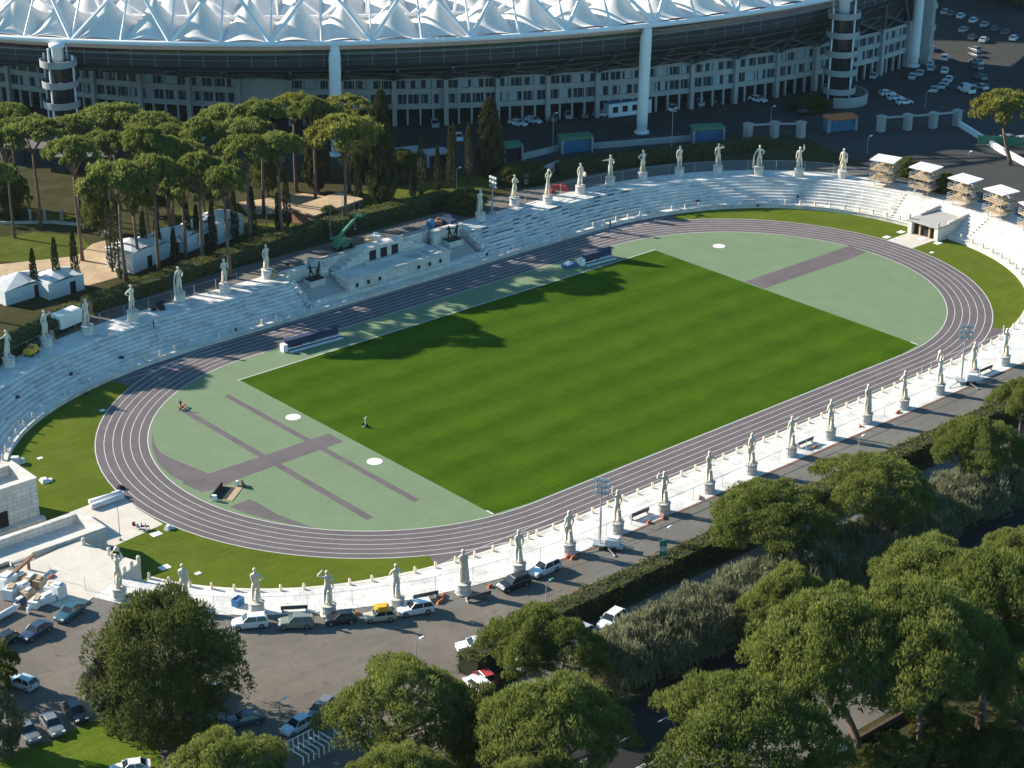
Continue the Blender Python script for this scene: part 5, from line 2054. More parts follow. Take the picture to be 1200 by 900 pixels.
for xx in (-.8, 1.0):
    for sy in (-1, 1):
        MB().bar((xx, sy * .5, .3), (xx, sy * .7, .3), .3, 10).build('wheel', M['rubber'], root)
car('van', 'white', (6, 412), .5, 'white van cut by the left edge behind the far left statue', None)
car('hatch', 'grey', (47, 400), .6, 'small grey car behind the second far statue', None)

# ------------------------------------------------------------------ lighting trailers
def light_tower(px, py, label, h=10.5, trailer=True, rz=.4, side=1):
    x, y = at(px, py, TZ)
    root = thing('lighting_trailer' if trailer else 'lighting_mast', (x, y, TZ + .005), label, 'floodlight', 'floodlight masts', rz)
    mb = MB()
    mb.bar((0, 0, .3), (0, 0, h * .55), .16, 6)
    mb.bar((0, 0, h * .5), (0, 0, h - 1.3), .11, 6)
    mb.build('mast', M['galv'], root)
    mb = MB()
    for zz in (h - 2.0, h - 1.1, h - .2):
        mb.bar((-1.05, 0, zz), (1.05, 0, zz), .06, 4)
    mb.bar((-.5, 0, h - 2.2), (-.5, 0, h), .06, 4)
    mb.bar((.5, 0, h - 2.2), (.5, 0, h), .06, 4)
    mb.build('lamp_frame', M['galv'], root)
    for zz in (h - 1.9, h - 1.0, h - .1):
        for xx in (-.75, .0, .75):
            lm_ = MB()
            lm_.hexa([(xx - .3, .08, zz - .3), (xx + .3, .08, zz - .3), (xx + .22, .42, zz - .2), (xx - .22, .42, zz - .2), (xx - .3, .08, zz + .3), (xx + .3, .08, zz + .3), (xx + .22, .42, zz + .2), (xx - .22, .42, zz + .2)])
            lo_ = lm_.build('floodlight', M['galv'], root)
            MB().box(xx - .26, xx + .26, .05, .078, zz - .26, zz + .26).build('lens', M['lamp'], lo_)
    if trailer:
        mb = MB()
        mb.box(-.9, 3.2 * side if side > 0 else .9, -.75, .75, .35, .6)
        mb.bar((3.1, 0, .5), (4.6, 0, .45), .09, 4)
        for dx, dy in ((-1, -1), (-1, 1), (1, -1), (1, 1)):
            mb.bar((dx * .8 + .2, dy * .7, .5), (dx * 2.2 + .2, dy * 2.1, .12), .07, 4)
            mb.obox((dx * 2.2 + .2, dy * 2.1, 0), (.35, .35, .1))
        mb.build('chassis', M['galv'], root)
        mb = MB()
        mb.box(.8, 2.7, -.62, .62, .62, 1.5)
        mb.box(1.0, 2.5, -.5, .5, 1.5, 1.62)
        mb.build('generator', M['white'], root)
        for dx in (.9, 2.0):
            for sy in (-1, 1):
                MB().bar((dx, sy * .78, .34), (dx, sy * .98, .34), .34, 12).build('wheel', M['rubber'], root)
    else:
        MB().lathe((0, 0, 0), [(.8, 0), (.8, .3), (.2, .5)], 8).build('base', M['concrete'], root)
    return root


light_tower(703, 641, 'white and grey lighting trailer standing by the middle of the near terrace', 10.0, True, -.95)
light_tower(1126, 449, 'grey lighting trailer with tall mast at the right of the near terrace', 9.8, True, -.8)
light_tower(577, 250, 'floodlight mast with white lamps behind the far stand right of tribune', 7.4, False, -1.6)

# ------------------------------------------------------------------ canopied scaffold towers on the right terrace
def tower(px, py, label):
    x, y = at(px, py, TZ)
    i = nearest(x, y, 10)
    a = math.atan2(NY[i], NX[i])
    root = thing('canopied_tower', (x, y, TZ), label, 'platform tower', 'canopied scaffold towers on the right terrace', a)
    for dx in (-1.5, 1.5):
        for dy in (-1.5, 1.5):
            MB().bar((dx, dy, -.1), (dx, dy, 5.4), .09, 6).build('post', M['galv'], root)
    for z in (1.4, 3.4):
        mb = MB()
        mb.box(-2.5, 2.0, -2.5, 2.5, z, z + .14)
        mb.build('deck', M['timber'], root)
        mb = MB()
        for q in (-2.4, 2.4):
            for zz in (.6, 1.1):
                mb.bar((-2.4, q, z + zz), (1.9, q, z + zz), .05, 4)
            mb.bar((-2.4, q, z + .1), (-2.4, q, z + 1.15), .05, 4)
            mb.bar((1.9, q, z + .1), (1.9, q, z + 1.15), .05, 4)
        for zz in (.6, 1.1):
            mb.bar((-2.4, -2.4, z + zz), (-2.4, 2.4, z + zz), .05, 4)
        mb.build('railing', M['galv'], root)
    mb = MB()
    for s_ in (-1, 1):
        mb.bar((-1.5, s_ * 1.5, .1), (1.5, s_ * 1.5, 3.3), .06, 4)
        mb.bar((s_ * 1.5, -1.5, 1.7), (s_ * 1.5, 1.5, 5.2), .06, 4)
    mb.build('brace', M['column'], root)
    mb = MB()
    mb.box(-2.5, 2.3, -2.6, 2.6, 5.4, 5.6)
    mb.build('canopy', M['white'], root)
    mb = MB()
    mb.box(-.6, .6, -1.2, 1.2, 3.55, 4.3)
    mb.box(-.8, .2, -1.6, 1.6, 1.55, 2.2)
    mb.build('desk', M['timber'], root)
    mb = MB()
    for k in range(7):
        mb.obox((2.2 + .25 * k, 0, -.0), (.25, 1.0, 3.9 - .55 * k))
    mb.build('stair', M['galv'], root)


for (px, py), lab in zip([(1036, 216), (1083, 226), (1129, 240), (1171, 254), (1212, 272)],
                         ['canopied white tower farthest up the right terrace', 'second canopied white tower from the left on right terrace', 'third canopied white tower from the left on right terrace',
                          'fourth canopied white tower from the left on right terrace', 'canopied tower cut by the right edge']):
    tower(px, py, lab)

# ------------------------------------------------------------------ pitch-side things
def bench(px0, px1, label, long_m=12.5):
    a, b = at(*px0, 0.03), at(*px1, 0.03)
    x, y = (a[0] + b[0]) / 2, (a[1] + b[1]) / 2
    Lh = math.hypot(a[0] - b[0], a[1] - b[1]) / 2
    root = thing('team_shelter', (x, y, .024), label, 'dugout', 'team benches by the pitch', math.atan2(b[1] - a[1], b[0] - a[0]))
    mb = MB()
    mb.hexa([(-Lh, .2, 0), (Lh, .2, 0), (Lh, 1.0, 0), (-Lh, 1.0, 0), (-Lh, .55, 1.9), (Lh, .55, 1.9), (Lh, .75, 1.9), (-Lh, .75, 1.9)])
    mb.hexa([(-Lh, -.4, 1.85), (Lh, -.4, 1.85), (Lh, .75, 1.9), (-Lh, .75, 1.9), (-Lh, -.4, 1.93), (Lh, -.4, 1.93), (Lh, .75, 1.98), (-Lh, .75, 1.98)])
    mb.build('shell', M['navy'], root)
    MB().box(-Lh, Lh, -.35, .2, .3, .46).build('seat', M['white'], root)
    MB().box(-Lh, Lh, -1.3, -.4, 0, .05).build('floor_mat', M['white'], root)
    mb = MB()
    mb.box(-Lh * .8, -Lh * .45, -.3, .15, .47, .62)
    mb.box(-Lh * .15, Lh * .05, -.3, .15, .47, .62)
    mb.build('cushion', M['red'], root)
    mb = MB()
    mb.box(-Lh - .9, -Lh - .05, -.5, .7, 0, 1.3)
    mb.build('end_panel', M['white'], root)


bench((336, 411), (398, 394), 'long dark team shelter with white seat and red cushions by the left pitch edge')
bench((684, 310), (718, 301), 'blue-white team shelter in shade by the right pitch edge')
x, y = at(667, 312, 0)
root = thing('mat_heap', (x, y, .02), 'folded blue and white mats beside the right team shelter', 'mats', rz=-.15)
MB().obox((0, 0, 0), (3.0, 1.4, .5)).build('mat', M['seat_blue'], root)
MB().obox((-.4, -.2, .5), (1.6, 1.2, .35), .3).build('mat', M['tent'], root)
# steeplechase water jump
x, y = at(263, 578, 0)
root = thing('water_jump', (x, y, .03), 'steeplechase water jump pit with barrier at the left bend', 'water jump', rz=.63)
MB().box(-2.2, 2.2, -2.0, 1.6, 0, .05).build('rim', M['timber'], root)
MB().box(-2.0, 2.0, -1.0, .9, .05, .07).build('pit', M['plaza'], root)
mb = MB()
mb.hexa([(-2.0, .95, 0), (2.0, .95, 0), (2.0, 1.6, 0), (-2.0, 1.6, 0), (-2.0, .98, .75), (2.0, .98, .75), (2.0, 1.15, .75), (-2.0, 1.15, .75)])
mb.build('barrier', M['dark'], root)
mb = MB()
mb.box(-2.9, -2.4, .2, .9, 0, .9)
mb.box(2.5, 2.9, -1.2, -.8, 0, .8)
mb.build('end_post', M['white'], root)
MB().obox((2.7, -1.9, 0), (1.3, .25, .7), .6).build('board', M['dark'], root)
x, y = at(214, 479, 0)
root = thing('take_off_board', (x, y, .03), 'low orange and timber frame beside the standing person', 'frame', rz=.5)
mb = MB()
mb.bar((-.9, -.3, .05), (.9, -.3, .05), .06, 4)
mb.bar((-.9, .3, .05), (.9, .3, .05), .06, 4)
mb.bar((-.9, -.3, .05), (-.9, .3, .6), .05, 4)
mb.bar((.9, -.3, .05), (.9, .3, .6), .05, 4)
mb.build('frame', M['timber'], root)
MB().box(-.9, .9, -.1, .1, .4, .6).build('plank', M['orange'], root)
x, y = at(428, 500, 0)
root = thing('irrigation_reel', (x, y, .02), 'small white sprinkler cart alone on the grass pitch', 'sprinkler')
mb = MB()
mb.bar((-.5, 0, .1), (.5, 0, .1), .06, 4)
mb.bar((0, 0, .1), (0, 0, 1.5), .05, 4)
mb.bar((-.2, 0, 1.45), (.35, 0, 1.6), .04, 4)
mb.build('frame', M['white'], root)
for s_ in (-1, 1):
    MB().bar((0, s_ * .35, .3), (0, s_ * .42, .3), .3, 10).build('wheel', M['rubber'], root)
for px, lab in ((1078.5, 'left pole of three thin poles by the near track'), (1089, 'middle pole of three thin poles by the near track'), (1100.5, 'right pole of three thin poles by the near track')):
    x, y = at(px, 452 - (px - 1078) * .4, .8)
    root = thing('thin_pole', (x, y, .8), lab, 'pole', 'thin poles by the near track')
    MB().bar((0, 0, 0), (0, 0, 3.6), .06, 5).build('shaft', M['galv'], root)
    MB().lathe((0, 0, 0), [(.25, 0), (.25, .08), (.08, .15)], 8).build('foot', M['galv'], root)
# rolled covers and flagpole on the left gate paving
for k, (p0, p1, lab) in enumerate([((105, 589), (143, 578), 'upper of two white rolled covers lying on the left gate paving'), ((107, 594), (144, 582), 'lower of two white rolled covers lying on the left gate paving')]):
    a, b = at(*p0, .4), at(*p1, .4)
    mb = MB().bar((a[0], a[1], .46), (b[0], b[1], .46), .44, 12)
    tag(mb.build('rolled_cover', M['tent'], None, True), lab, 'rolled cover', 'rolled covers')
x, y = at(141, 633, 0)
root = thing('flagpole', (x, y, .02), 'thin dark flagpole standing on the left gate paving edge', 'flagpole')
MB().bar((0, 0, 0), (0, 0, 6.2), .05, 6, r2=.03).build('shaft', M['steel'], root)
MB().lathe((0, 0, 0), [(.2, 0), (.2, .1), (.07, .2)], 8).build('foot', M['steel'], root)
for k, (px, py) in enumerate([(158, 619), (163, 621), (168, 620), (173, 620)]):
    x, y = at(px, py, 0)
    root = thing('folding_chair', (x, y, .02), ['reddish folding chair, first from left by the lower gate paving', 'pale folding chair, second from left by the gate paving', 'dark folding chair, third from left by the gate paving',
                                                 'dark folding chair, last in the row by the gate paving'][k], 'chair', 'folding chairs on the gate paving', k * .4)
    m_ = M[['red', 'tent', 'dark', 'dark'][k]]
    MB().box(-.25, .25, -.25, .25, .42, .46).build('seat', m_, root)
    MB().box(-.25, .25, .22, .26, .47, .9).build('backrest', m_, root)
    for a in (-.22, .22):
        for b in (-.22, .22):
            MB().bar((a, b, 0), (a, b, .42), .02, 4).build('leg', M['galv'], root)
for k, (px, py, d, lab) in enumerate([(197, 620, (1.1, .8, .6), 'stone block beside the slab on the lower verge'), (52, 564, (1.6, 1.2, .5), 'pale covered heap beside the marble gatehouse'),
                                      (18, 543, (1.8, 1.4, 1.1), 'white covered heap at the foot of left stand'), (141, 573, (.9, .7, .6), 'dark equipment box at the outer track edge')]):
    x, y = at(px, py, 0)
    mb = MB().obox((x, y, .0), d, .4 + k, taper=.6)
    mb.obox((x + d[0] * .5, y - d[1] * .3, 0), (d[0] * .5, d[1] * .6, d[2] * .6), k, taper=.7)
    tag(mb.build('covered_heap' if k else 'stone_block', M['dark' if k == 3 else 'tent']), lab, 'block' if not k else 'heap')
x, y = at(279, 709, TZ)
root = thing('plastic_crate', (x, y, TZ + .01), 'blue plastic crate on the near terrace beside the third statue', 'crate', rz=.3)
mb = MB()
mb.box(-.7, .7, -.5, .5, 0, .12)
for a in ((-.7, -.62, -.5, .5), (.62, .7, -.5, .5), (-.62, .62, -.5, -.42), (-.62, .62, .42, .5)):
    mb.box(*a, .12, 1.0)
mb.build('shell', M['bluep'], root)
MB().box(-.6, .6, -.4, .4, .5, .85).build('contents', M['seat_blue'], root)
# marble benches and rails on the near terrace
for k, (px, py) in enumerate([(345, 716), (498, 701), (748, 605), (942, 521), (1153, 436), (560, 702)]):
    x, y = at(px, py, TZ)
    lab = ['left of the dark hatchback', 'between fifth and sixth near statues', 'between the lighting trailer and tenth statue', 'right of the thirteenth near statue', 'left of the last near statue', 'right of the sixth near statue'][k]
    i = nearest(x, y, 10)
    root = thing('terrace_bench', (x, y, TZ), 'grey slatted bench frame on the near terrace ' + lab, 'bench', 'bench frames on the near terrace', math.atan2(TY[i], TX[i]))
    MB().box(-1.7, 1.7, -.3, .3, .42, .5).build('seat', M['concrete'], root)
    MB().box(-1.7, 1.7, -.42, -.34, .5, 1.0).build('backrest', M['steel'], root)
    for xx in (-1.5, 1.5):
        MB().box(xx - .1, xx + .1, -.34, .3, 0, .42).build('leg', M['concrete'], root)
# orange barriers lying along the edging
for k, (px, py) in enumerate([(574, 688), (519, 699), (516, 706), (665, 653), (672, 654), (777, 607), (760, 613), (820, 584), (955, 525), (1008, 500), (1052, 484), (1140, 448), (418, 720), (310, 722), (60, 677)]):
    x, y = at(px, py, GZ)
    mb = MB().obox((x, y, GZ + .012), (1.5 if k % 3 else .9, .3, .28), .2 + .5 * (k % 2), taper=.7)
    mb.obox((x, y, GZ + .29), (.9 if k % 3 else .5, .16, .1), .2 + .5 * (k % 2))
    tag(mb.build('low_barrier', M['orange']), 'low orange barrier block on the terrace edge, ' + nth(k + 1 if k < 14 else 15) + ' of the scattered ones', 'barrier', 'low orange barriers')

# building material heaped in the left car park
heap = [((8, 688), (2.6, 2.0, 1.7), 'tent', 'white wrapped pallet at the left edge'), ((14, 700), (2.2, 1.6, 1.5), 'tent', 'white wrapped pallet in front of the left edge one'),
        ((27, 695), (1.8, 1.4, 1.4), 'tent', 'grey-white tall pack in the middle of the heap'), ((33, 702), (1.6, 1.2, 1.3), 'timber', 'timber-topped pack in the heap'),
        ((44, 709), (2.6, 1.4, 1.0), 'white', 'row of white sacks in front of the heap'), ((54, 706), (2.2, 1.4, 1.1), 'white', 'pink-white sacks right of the front row'),
        ((69, 700), (1.6, 1.6, 1.9), 'tent', 'white upright drum-like pack at right of heap'), ((60, 697), (1.6, 1.3, 1.4), 'tent', 'white pack behind the upright one'),
        ((24, 683), (1.8, 1.2, 1.2), 'timber', 'brown crate at the back of the heap'), ((36, 686), (2.2, 1.2, 1.3), 'beige', 'pile of cream boards at the back of heap'),
        ((46, 688), (1.6, 1.2, 1.2), 'timber', 'brown boards right at the back of heap'), ((23, 709), (1.4, 1.1, .9), 'navy', 'dark blue tarp bundle before the heap'),
        ((34, 719), (.5, .4, .9), 'white', 'small white board standing before the heap'), ((20, 712), (.8, .7, .6), 'white', 'small white carton before the dark tarp')]
for k, (p, d, m_, lab) in enumerate(heap):
    x, y = at(*p, GZ)
    root = thing('material_pack', (x, y, GZ + .012), lab, 'pallet', 'building material heaped in the car park', .25 + .3 * math.sin(k * 2.1))
    mm = M.get(m_, M['timber'])
    MB().obox((0, 0, .14), (d[0], d[1], d[2] - .14), 0, taper=.92).build('pack', mm, root)
    mb = MB()
    for q in (-.35, 0, .35):
        mb.obox((q * d[0], 0, 0), (.12, d[1], .14))
    mb.build('pallet', M['timber'], root)
    mb = MB()
    mb.obox((.1, 0, d[2]), (d[0] * .6, d[1] * .5, .18), .3)
    mb.build('top_cover', M[['tent', 'timber', 'white'][k % 3]], root)
x, y = at(28, 674, GZ)
tag(MB().obox((x, y, GZ + 1.4), (5.2, .5, .35), .55).obox((x - 1.2, y - .8, GZ + .012), (.3, .3, 1.39), .55).obox((x + 1.2, y + .8, GZ + .012), (.3, .3, 1.39), .55).build('roof_beam', M['brick']), 'long red-brown beam laid on stands behind the heap', 'beam')
a, b = at(-12, 733, GZ), at(17, 717, GZ)
tag(MB().bar((a[0], a[1], GZ + .48), (b[0], b[1], GZ + .48), .45, 12).build('white_pipe', M['tent'], None, True), 'thick white pipe lying at the left edge of car park', 'pipe')
# white barrier frames at the car park exit
def frames(p0, p1, n, label):
    a, b = Vector((*at(*p0, GZ), GZ)), Vector((*at(*p1, GZ), GZ))
    root = thing('barrier_frames', a, label, 'barrier', 'white barrier frames at the exit')
    d = (b - a)
    side = Vector((d.y, -d.x, 0)).normalized()
    MB().bar((0, 0, 1.9), d + Vector((0, 0, 1.9)), .06, 4).build('rail', M['white'], root)
    for k in range(n):
        p = d * (k / (n - 1))
        mb = MB()
        mb.bar(p, p + Vector((0, 0, 2.0)), .07, 4)
        mb.bar(p + Vector((0, 0, 1.1)), p + side * 2.6 + Vector((0, 0, 1.1)), .07, 4)
        mb.bar(p + side * 2.6, p + side * 2.6 + Vector((0, 0, 1.12)), .07, 4)
        mb.build('frame', M['white'], root)


frames((338, 886), (374, 867), 7, 'left row of white barrier frames beside the pale blue car')
frames((392, 866), (424, 851), 6, 'right row of white barrier frames under the broad pine')

# ------------------------------------------------------------------ lamp posts and signs
def lamp(px, py, top, label, double=False, head='lamp', z=GZ):
    x, y = at(px, py, z)
    H = 2
    while H < 16:
        H += .1
        d = Vector((x, y, z + H)) - CAM
        if 450 - FPX * d.dot(_u) / d.dot(_f) < top:
            break
    root = thing('lamp_post', (x, y, z + .01), label, 'street lamp', 'lamp posts')
    MB().bar((0, 0, 0), (0, 0, H), .08, 6, r2=.05).build('post', M['galv'], root)
    for s_ in ((-1, 1) if double else (1,)):
        mb = MB()
        mb.bar((0, 0, H - .05), (s_ * .8, 0, H + .1), .045, 5)
        mb.build('arm', M['galv'], root)
        MB().obox((s_ * .95, 0, H + .04), (.75, .34, .16), 0, taper=.7).build('lamp_head', M['white'] if head == 'lamp' else M['greenp'], root)


lamp(488, 778, 751, 'white lamp post in the car park above the broad pine')
lamp(640, 705, 683, 'lamp post with greenish head above the rounded pine', head='g')
lamp(778, 648, 621, 'lamp post by the hedge above the green banner')
lamp(1006, 528, 513, 'lamp post above the flat-topped pine')
lamp(905, 778, 763, 'double white street lamp over the dark road at centre right', True)
lamp(1113, 663, 648, 'double white street lamp among the right pines', True)
lamp(700, 905, 880, 'double white street lamp at the bottom by the road', True)
lamp(787, 176, 128, 'tall lamp post on the plaza right of the white column', True)
lamp(903, 150, 126, 'white-headed lamp post below the facade end')
lamp(648, 175, 134, 'lamp post on the shaded plaza left of the kiosk')
lamp(1084, 128, 108, 'lamp post among the parked cars at right')
lamp(1016, 180, 161, 'short lamp post below the row of gate piers')
lamp(1134, 190, 182, 'short lamp post near the canopied towers')
lamp(206, 308, 285, 'white lamp post in the hedge left of tents')
lamp(313, 270, 250, 'lamp post beside the cypresses left of tribune')
lamp(535, 222, 198, 'lamp post beside the thin cypresses right')
lamp(328, 840, 834, 'thin lamp post near the pale blue car')
for k, px in enumerate((388, 402, 416)):
    x, y = at(px, 280 - (px - 388) * .4, GZ)
    root = thing('flagpole', (x, y, GZ), ['left', 'middle', 'right'][k] + ' bare flagpole behind the tribune', 'flagpole', 'flagpoles behind the tribune')
    MB().bar((0, 0, 0), (0, 0, 8.5), .06, 5, r2=.03).build('shaft', M['galv'], root)
    MB().lathe((0, 0, 0), [(.25, 0), (.25, .2), (.08, .3)], 8).build('foot', M['concrete'], root)
x, y = at(776, 672, GZ)
root = thing('banner_post', (x, y, GZ), 'green and white banner on a post by the near hedge', 'sign', rz=-.6)
MB().bar((0, 0, 0), (0, 0, 5.0), .06, 5).build('post', M['galv'], root)
MB().box(-.5, .5, -.05, .05, 2.6, 4.9).build('banner', M['greenp'], root)
MB().box(-.5, .5, -.07, -.052, 3.3, 4.0).build('band', M['tent'], root)
x, y = at(986, 895, GZ)
root = thing('notice_board', (x, y, GZ), 'white notice board on two posts by the lower right pavement', 'sign', rz=-.5)
for s_ in (-.4, .4):
    MB().bar((s_, 0, 0), (s_, 0, 1.4), .05, 5).build('post', M['timber'], root)
MB().box(-.55, .55, -.04, .04, 1.4, 2.5).build('panel', M['white'], root)

# ------------------------------------------------------------------ fences
def mesh_fence(idx, d, h, label, step=2):
    root = thing('mesh_fence', (*off(idx[0], d), TZ), label, 'fence')
    o_ = Vector(root.location)
    mb = MB()
    for z in (h,):
        mb.tube([(off(i, d)[0] - o_.x, off(i, d)[1] - o_.y, z) for i in idx], [.025] * len(idx), 4)
    mb.build('wire', M['galv'], root)
    for i in idx[::step]:
        p = off(i, d)
        MB().bar((p[0] - o_.x, p[1] - o_.y, 0), (p[0] - o_.x, p[1] - o_.y, h), .045, 4).build('post', M['galv'], root)


mesh_fence([i for i in range(far_trib_l + 6, _n) if FX[i] > -100 and FY[i] > 12], OUT - .2, 2.0, 'thin wire fence on posts behind the far left statues', 3)
mesh_fence([i for i in range(0, far_trib_r - 5) if FX[i] > 18 and FY[i] > 22], OUT - .2, 2.2, 'thin wire fence on posts behind the far right statues', 3)
mesh_fence([i for i in range(0, _n) if FX[i] < 40 and FY[i] < -44.4], OUT - 1.2, 1.7, 'thin wire fence along the outer edge of the near terrace', 4)
mesh_fence([i for i in range(plat_s - 4, _n - 1) if FX[i] < -44], OUT - 1.0, 2.0, 'thin wire fence round the lower left terrace by the heap', 3)


def wall_line(pts, w, h, name, label, m, cat='wall'):
    p = [Vector((*at(*q, GZ), GZ)) for q in pts]
    mb = MB()
    for a, b in zip(p[:-1], p[1:]):
        d = (b - a)
        n = Vector((-d.y, d.x, 0)).normalized() * w / 2
        mb.hexa([tuple(a - n - p[0]), tuple(b - n - p[0]), tuple(b + n - p[0]), tuple(a + n - p[0])] + [tuple(q + Vector((0, 0, h))) for q in (a - n - p[0], b - n - p[0], b + n - p[0], a + n - p[0])])
    o = mb.build(name, m, None, loc=p[0])
    tag(o, label, cat)
    return o


wall_line([(612, 187), (658, 176), (700, 174), (812, 165)], .5, 1.3, 'low_wall', 'low pale wall linking the two kiosks on the plaza', M['concrete'])
wall_line([(615, 216), (655, 200)], .6, 2.2, 'low_wall', 'short pale wall behind the statue right of tribune', M['concrete'])
wall_line([(1124, 148), (1150, 164), (1172, 178), (1203, 195)], .7, 1.2, 'jersey_barrier', 'white concrete barrier by the lone yellowish pine', M['white'], 'barrier')
x, y = at(1167, 171, GZ)
root = thing('green_screen', (x, y, GZ), 'green mesh screens behind the white barrier at right', 'screen', rz=-.9)
for k in range(4):
    MB().box(k * 3.2 - 4, k * 3.2 - .9, 0, .1, .2, 2.2).build('panel', M['greenp'], root)
    MB().bar((k * 3.2 - 4, .05, 0), (k * 3.2 - 4, .05, 2.4), .06, 4).build('post', M['galv'], root)
# low railings left of the grove
wall_line([(0, 263), (60, 262), (110, 266), (130, 275)], .25, .6, 'low_wall', 'low wall behind the lawn at the left', M['concrete'])
p0 = [(14, 258), (36, 258), (53, 258), (73, 258), (92, 262), (108, 268), (121, 277), (139, 290)]
for k, q in enumerate(p0):
    x, y = at(*q, GZ)
    tag(MB().lathe((0, 0, 0), [(.3, 0), (.3, 1.9), (.36, 1.95), (.36, 2.1), (.1, 2.3)], 8).build('gate_post', M['concrete'], None, loc=(x, y, GZ)), 'pale round fence post behind the lawn, ' + nth(k + 1) + ' from left', 'post', 'pale fence posts')

# ------------------------------------------------------------------ kiosks, gate piers
def kiosk(px0, px1, h, label, roof, front):
    a, b = Vector((*at(*px0, GZ), GZ)), Vector((*at(*px1, GZ), GZ))
    d = b - a
    L_ = d.length
    root = thing('turnstile_kiosk', (a + b) / 2, label, 'kiosk', 'turnstile kiosks along the plaza', math.atan2(d.y, d.x))
    MB().box(-L_ / 2, L_ / 2, .6, 3.0, 0, h - .5).build('cabin', M['teal'], root)
    MB().box(-L_ / 2 - .2, L_ / 2 + .2, -.3, 3.3, h - .5, h).build('roof', M[roof], root)
    for s_ in (-1, 1):
        MB().box(s_ * L_ / 2 - .18, s_ * L_ / 2 + .18, -.2, .55, 0, h - .5).build('pier', M['concrete'], root)
    mb = MB()
    for k in range(5):
        q = -L_ / 2 + L_ * (k + .5) / 5
        mb.box(q - L_ * .085, q + L_ * .085, .5, .59, .1, h - .9)
    mb.build('gate_panel', M[front], root)


kiosk((591, 190), (612, 188), 3.6, 'small kiosk with green roof, leftmost of the plaza kiosks', 'greenp', 'dark')
kiosk((659, 181), (694, 178), 3.6, 'blue kiosk with green roof above the far stand', 'greenp', 'bluep')
kiosk((813, 169), (848, 167), 3.6, 'blue kiosk with green roof right of the white column', 'greenp', 'bluep')
kiosk((971, 156), (1003, 153), 3.4, 'blue kiosk with orange roof below the right stair tower', 'orange', 'bluep')
kiosk((420, 203), (445, 201), 3.4, 'shaded white kiosk behind the massive cypress', 'concrete', 'dark')
kiosk((470, 196), (497, 193), 3.4, 'shaded kiosk with glass front left of thin cypresses', 'concrete', 'teal')
kiosk((502, 197), (526, 194), 3.2, 'shaded kiosk behind the thin cypresses', 'concrete', 'dark')
x, y = at(672, 133, GZ)
x2, y2 = at(706, 131, GZ)
bx, by = at(755, 134, GZ)
root = thing('site_booth', (bx - 2, by + 3, GZ), 'pale blue and white booth at the foot of the facade behind the column', 'booth', rz=-.3)
MB().box(-6, 5, -1.6, 1.6, 0, 3.2).build('cabin', M['column'], root)
MB().box(-6.2, 5.2, -1.8, 1.8, 3.2, 3.45).build('roof', M['bluep'], root)
for k in range(4):
    MB().box(-5 + 2.5 * k, -3.7 + 2.5 * k, -1.66, -1.61, 1.0, 2.4).build('window', M['glass'], root)
x, y = at(150, 195, GZ)
piers = [(876, 163), (907, 161), (938, 161), (1032, 154), (1063, 152), (1093, 150), (1121, 147)]
for k, q in enumerate(piers):
    x, y = at(*q, GZ)
    mb = MB().obox((0, 0, 0), (1.5, 1.5, 3.4))
    mb.obox((0, 0, 3.4), (1.8, 1.8, .25))
    tag(mb.build('gate_pier', M['concrete'], None, loc=(x, y, GZ)), 'grey concrete gate pier, ' + nth(k + 1) + ' from left in the row below the stair tower', 'pier', 'concrete gate piers')
for k, (a, b) in enumerate(zip(piers[:-1], piers[1:])):
    if k == 2:
        continue
    a, b = Vector((*at(*a, GZ), GZ)), Vector((*at(*b, GZ), GZ))
    d = b - a
    mid = (a + b) / 2
    L_ = d.length - 1.7
    root = thing('railing_gate', mid, 'dark barred gate between ' + nth(k + 1) + ' and ' + nth(k + 2) + ' concrete piers', 'gate', 'barred gates between the piers', math.atan2(d.y, d.x))
    mb = MB()
    n = max(4, int(L_ / .5))
    for j in range(n + 1):
        q = -L_ / 2 + L_ * j / n
        mb.bar((q, 0, .15), (q, 0, 2.6), .035, 4)
    mb.build('bar_panel', M['steel'], root)
    MB().box(-L_ / 2, L_ / 2, -.3, .3, 3.0, 3.3).build('lintel', M['concrete'], root)

# ------------------------------------------------------------------ tents, sheds, machines behind the far stand
def tent(px, py, l, w, h, rz, label, bays=1, z=GZ):
    x, y = at(px, py, z)
    root = thing('white_tent', (x, y, GZ), label, 'tent', 'white tents behind the hedge', rz)
    mb = MB()
    mb.box(-l / 2, l / 2, -w / 2, w / 2, 0, h)
    mb.build('wall', M['tent'], root)
    for k in range(bays):
        x0, x1 = -l / 2 + l * k / bays, -l / 2 + l * (k + 1) / bays
        mb = MB()
        xm = (x0 + x1) / 2
        rows = [[(x0 - .1, -w / 2 - .15, h + .01), (xm, -w / 2 - .15, h + .5), (x1 + .1, -w / 2 - .15, h + .01)], [(x0 - .1, 0, h + .5), (xm, 0, h + 1.6), (x1 + .1, 0, h + .5)],
                [(x0 - .1, w / 2 + .15, h + .01), (xm, w / 2 + .15, h + .5), (x1 + .1, w / 2 + .15, h + .01)]]
        mb.sheet(rows)
        mb.build('roof', M['tent'], root)
    MB().box(l * .1, l * .1 + 1.2, -w / 2 - .06, -w / 2 - .01, 0.02, 2.2).build('door', M['dark'], root)


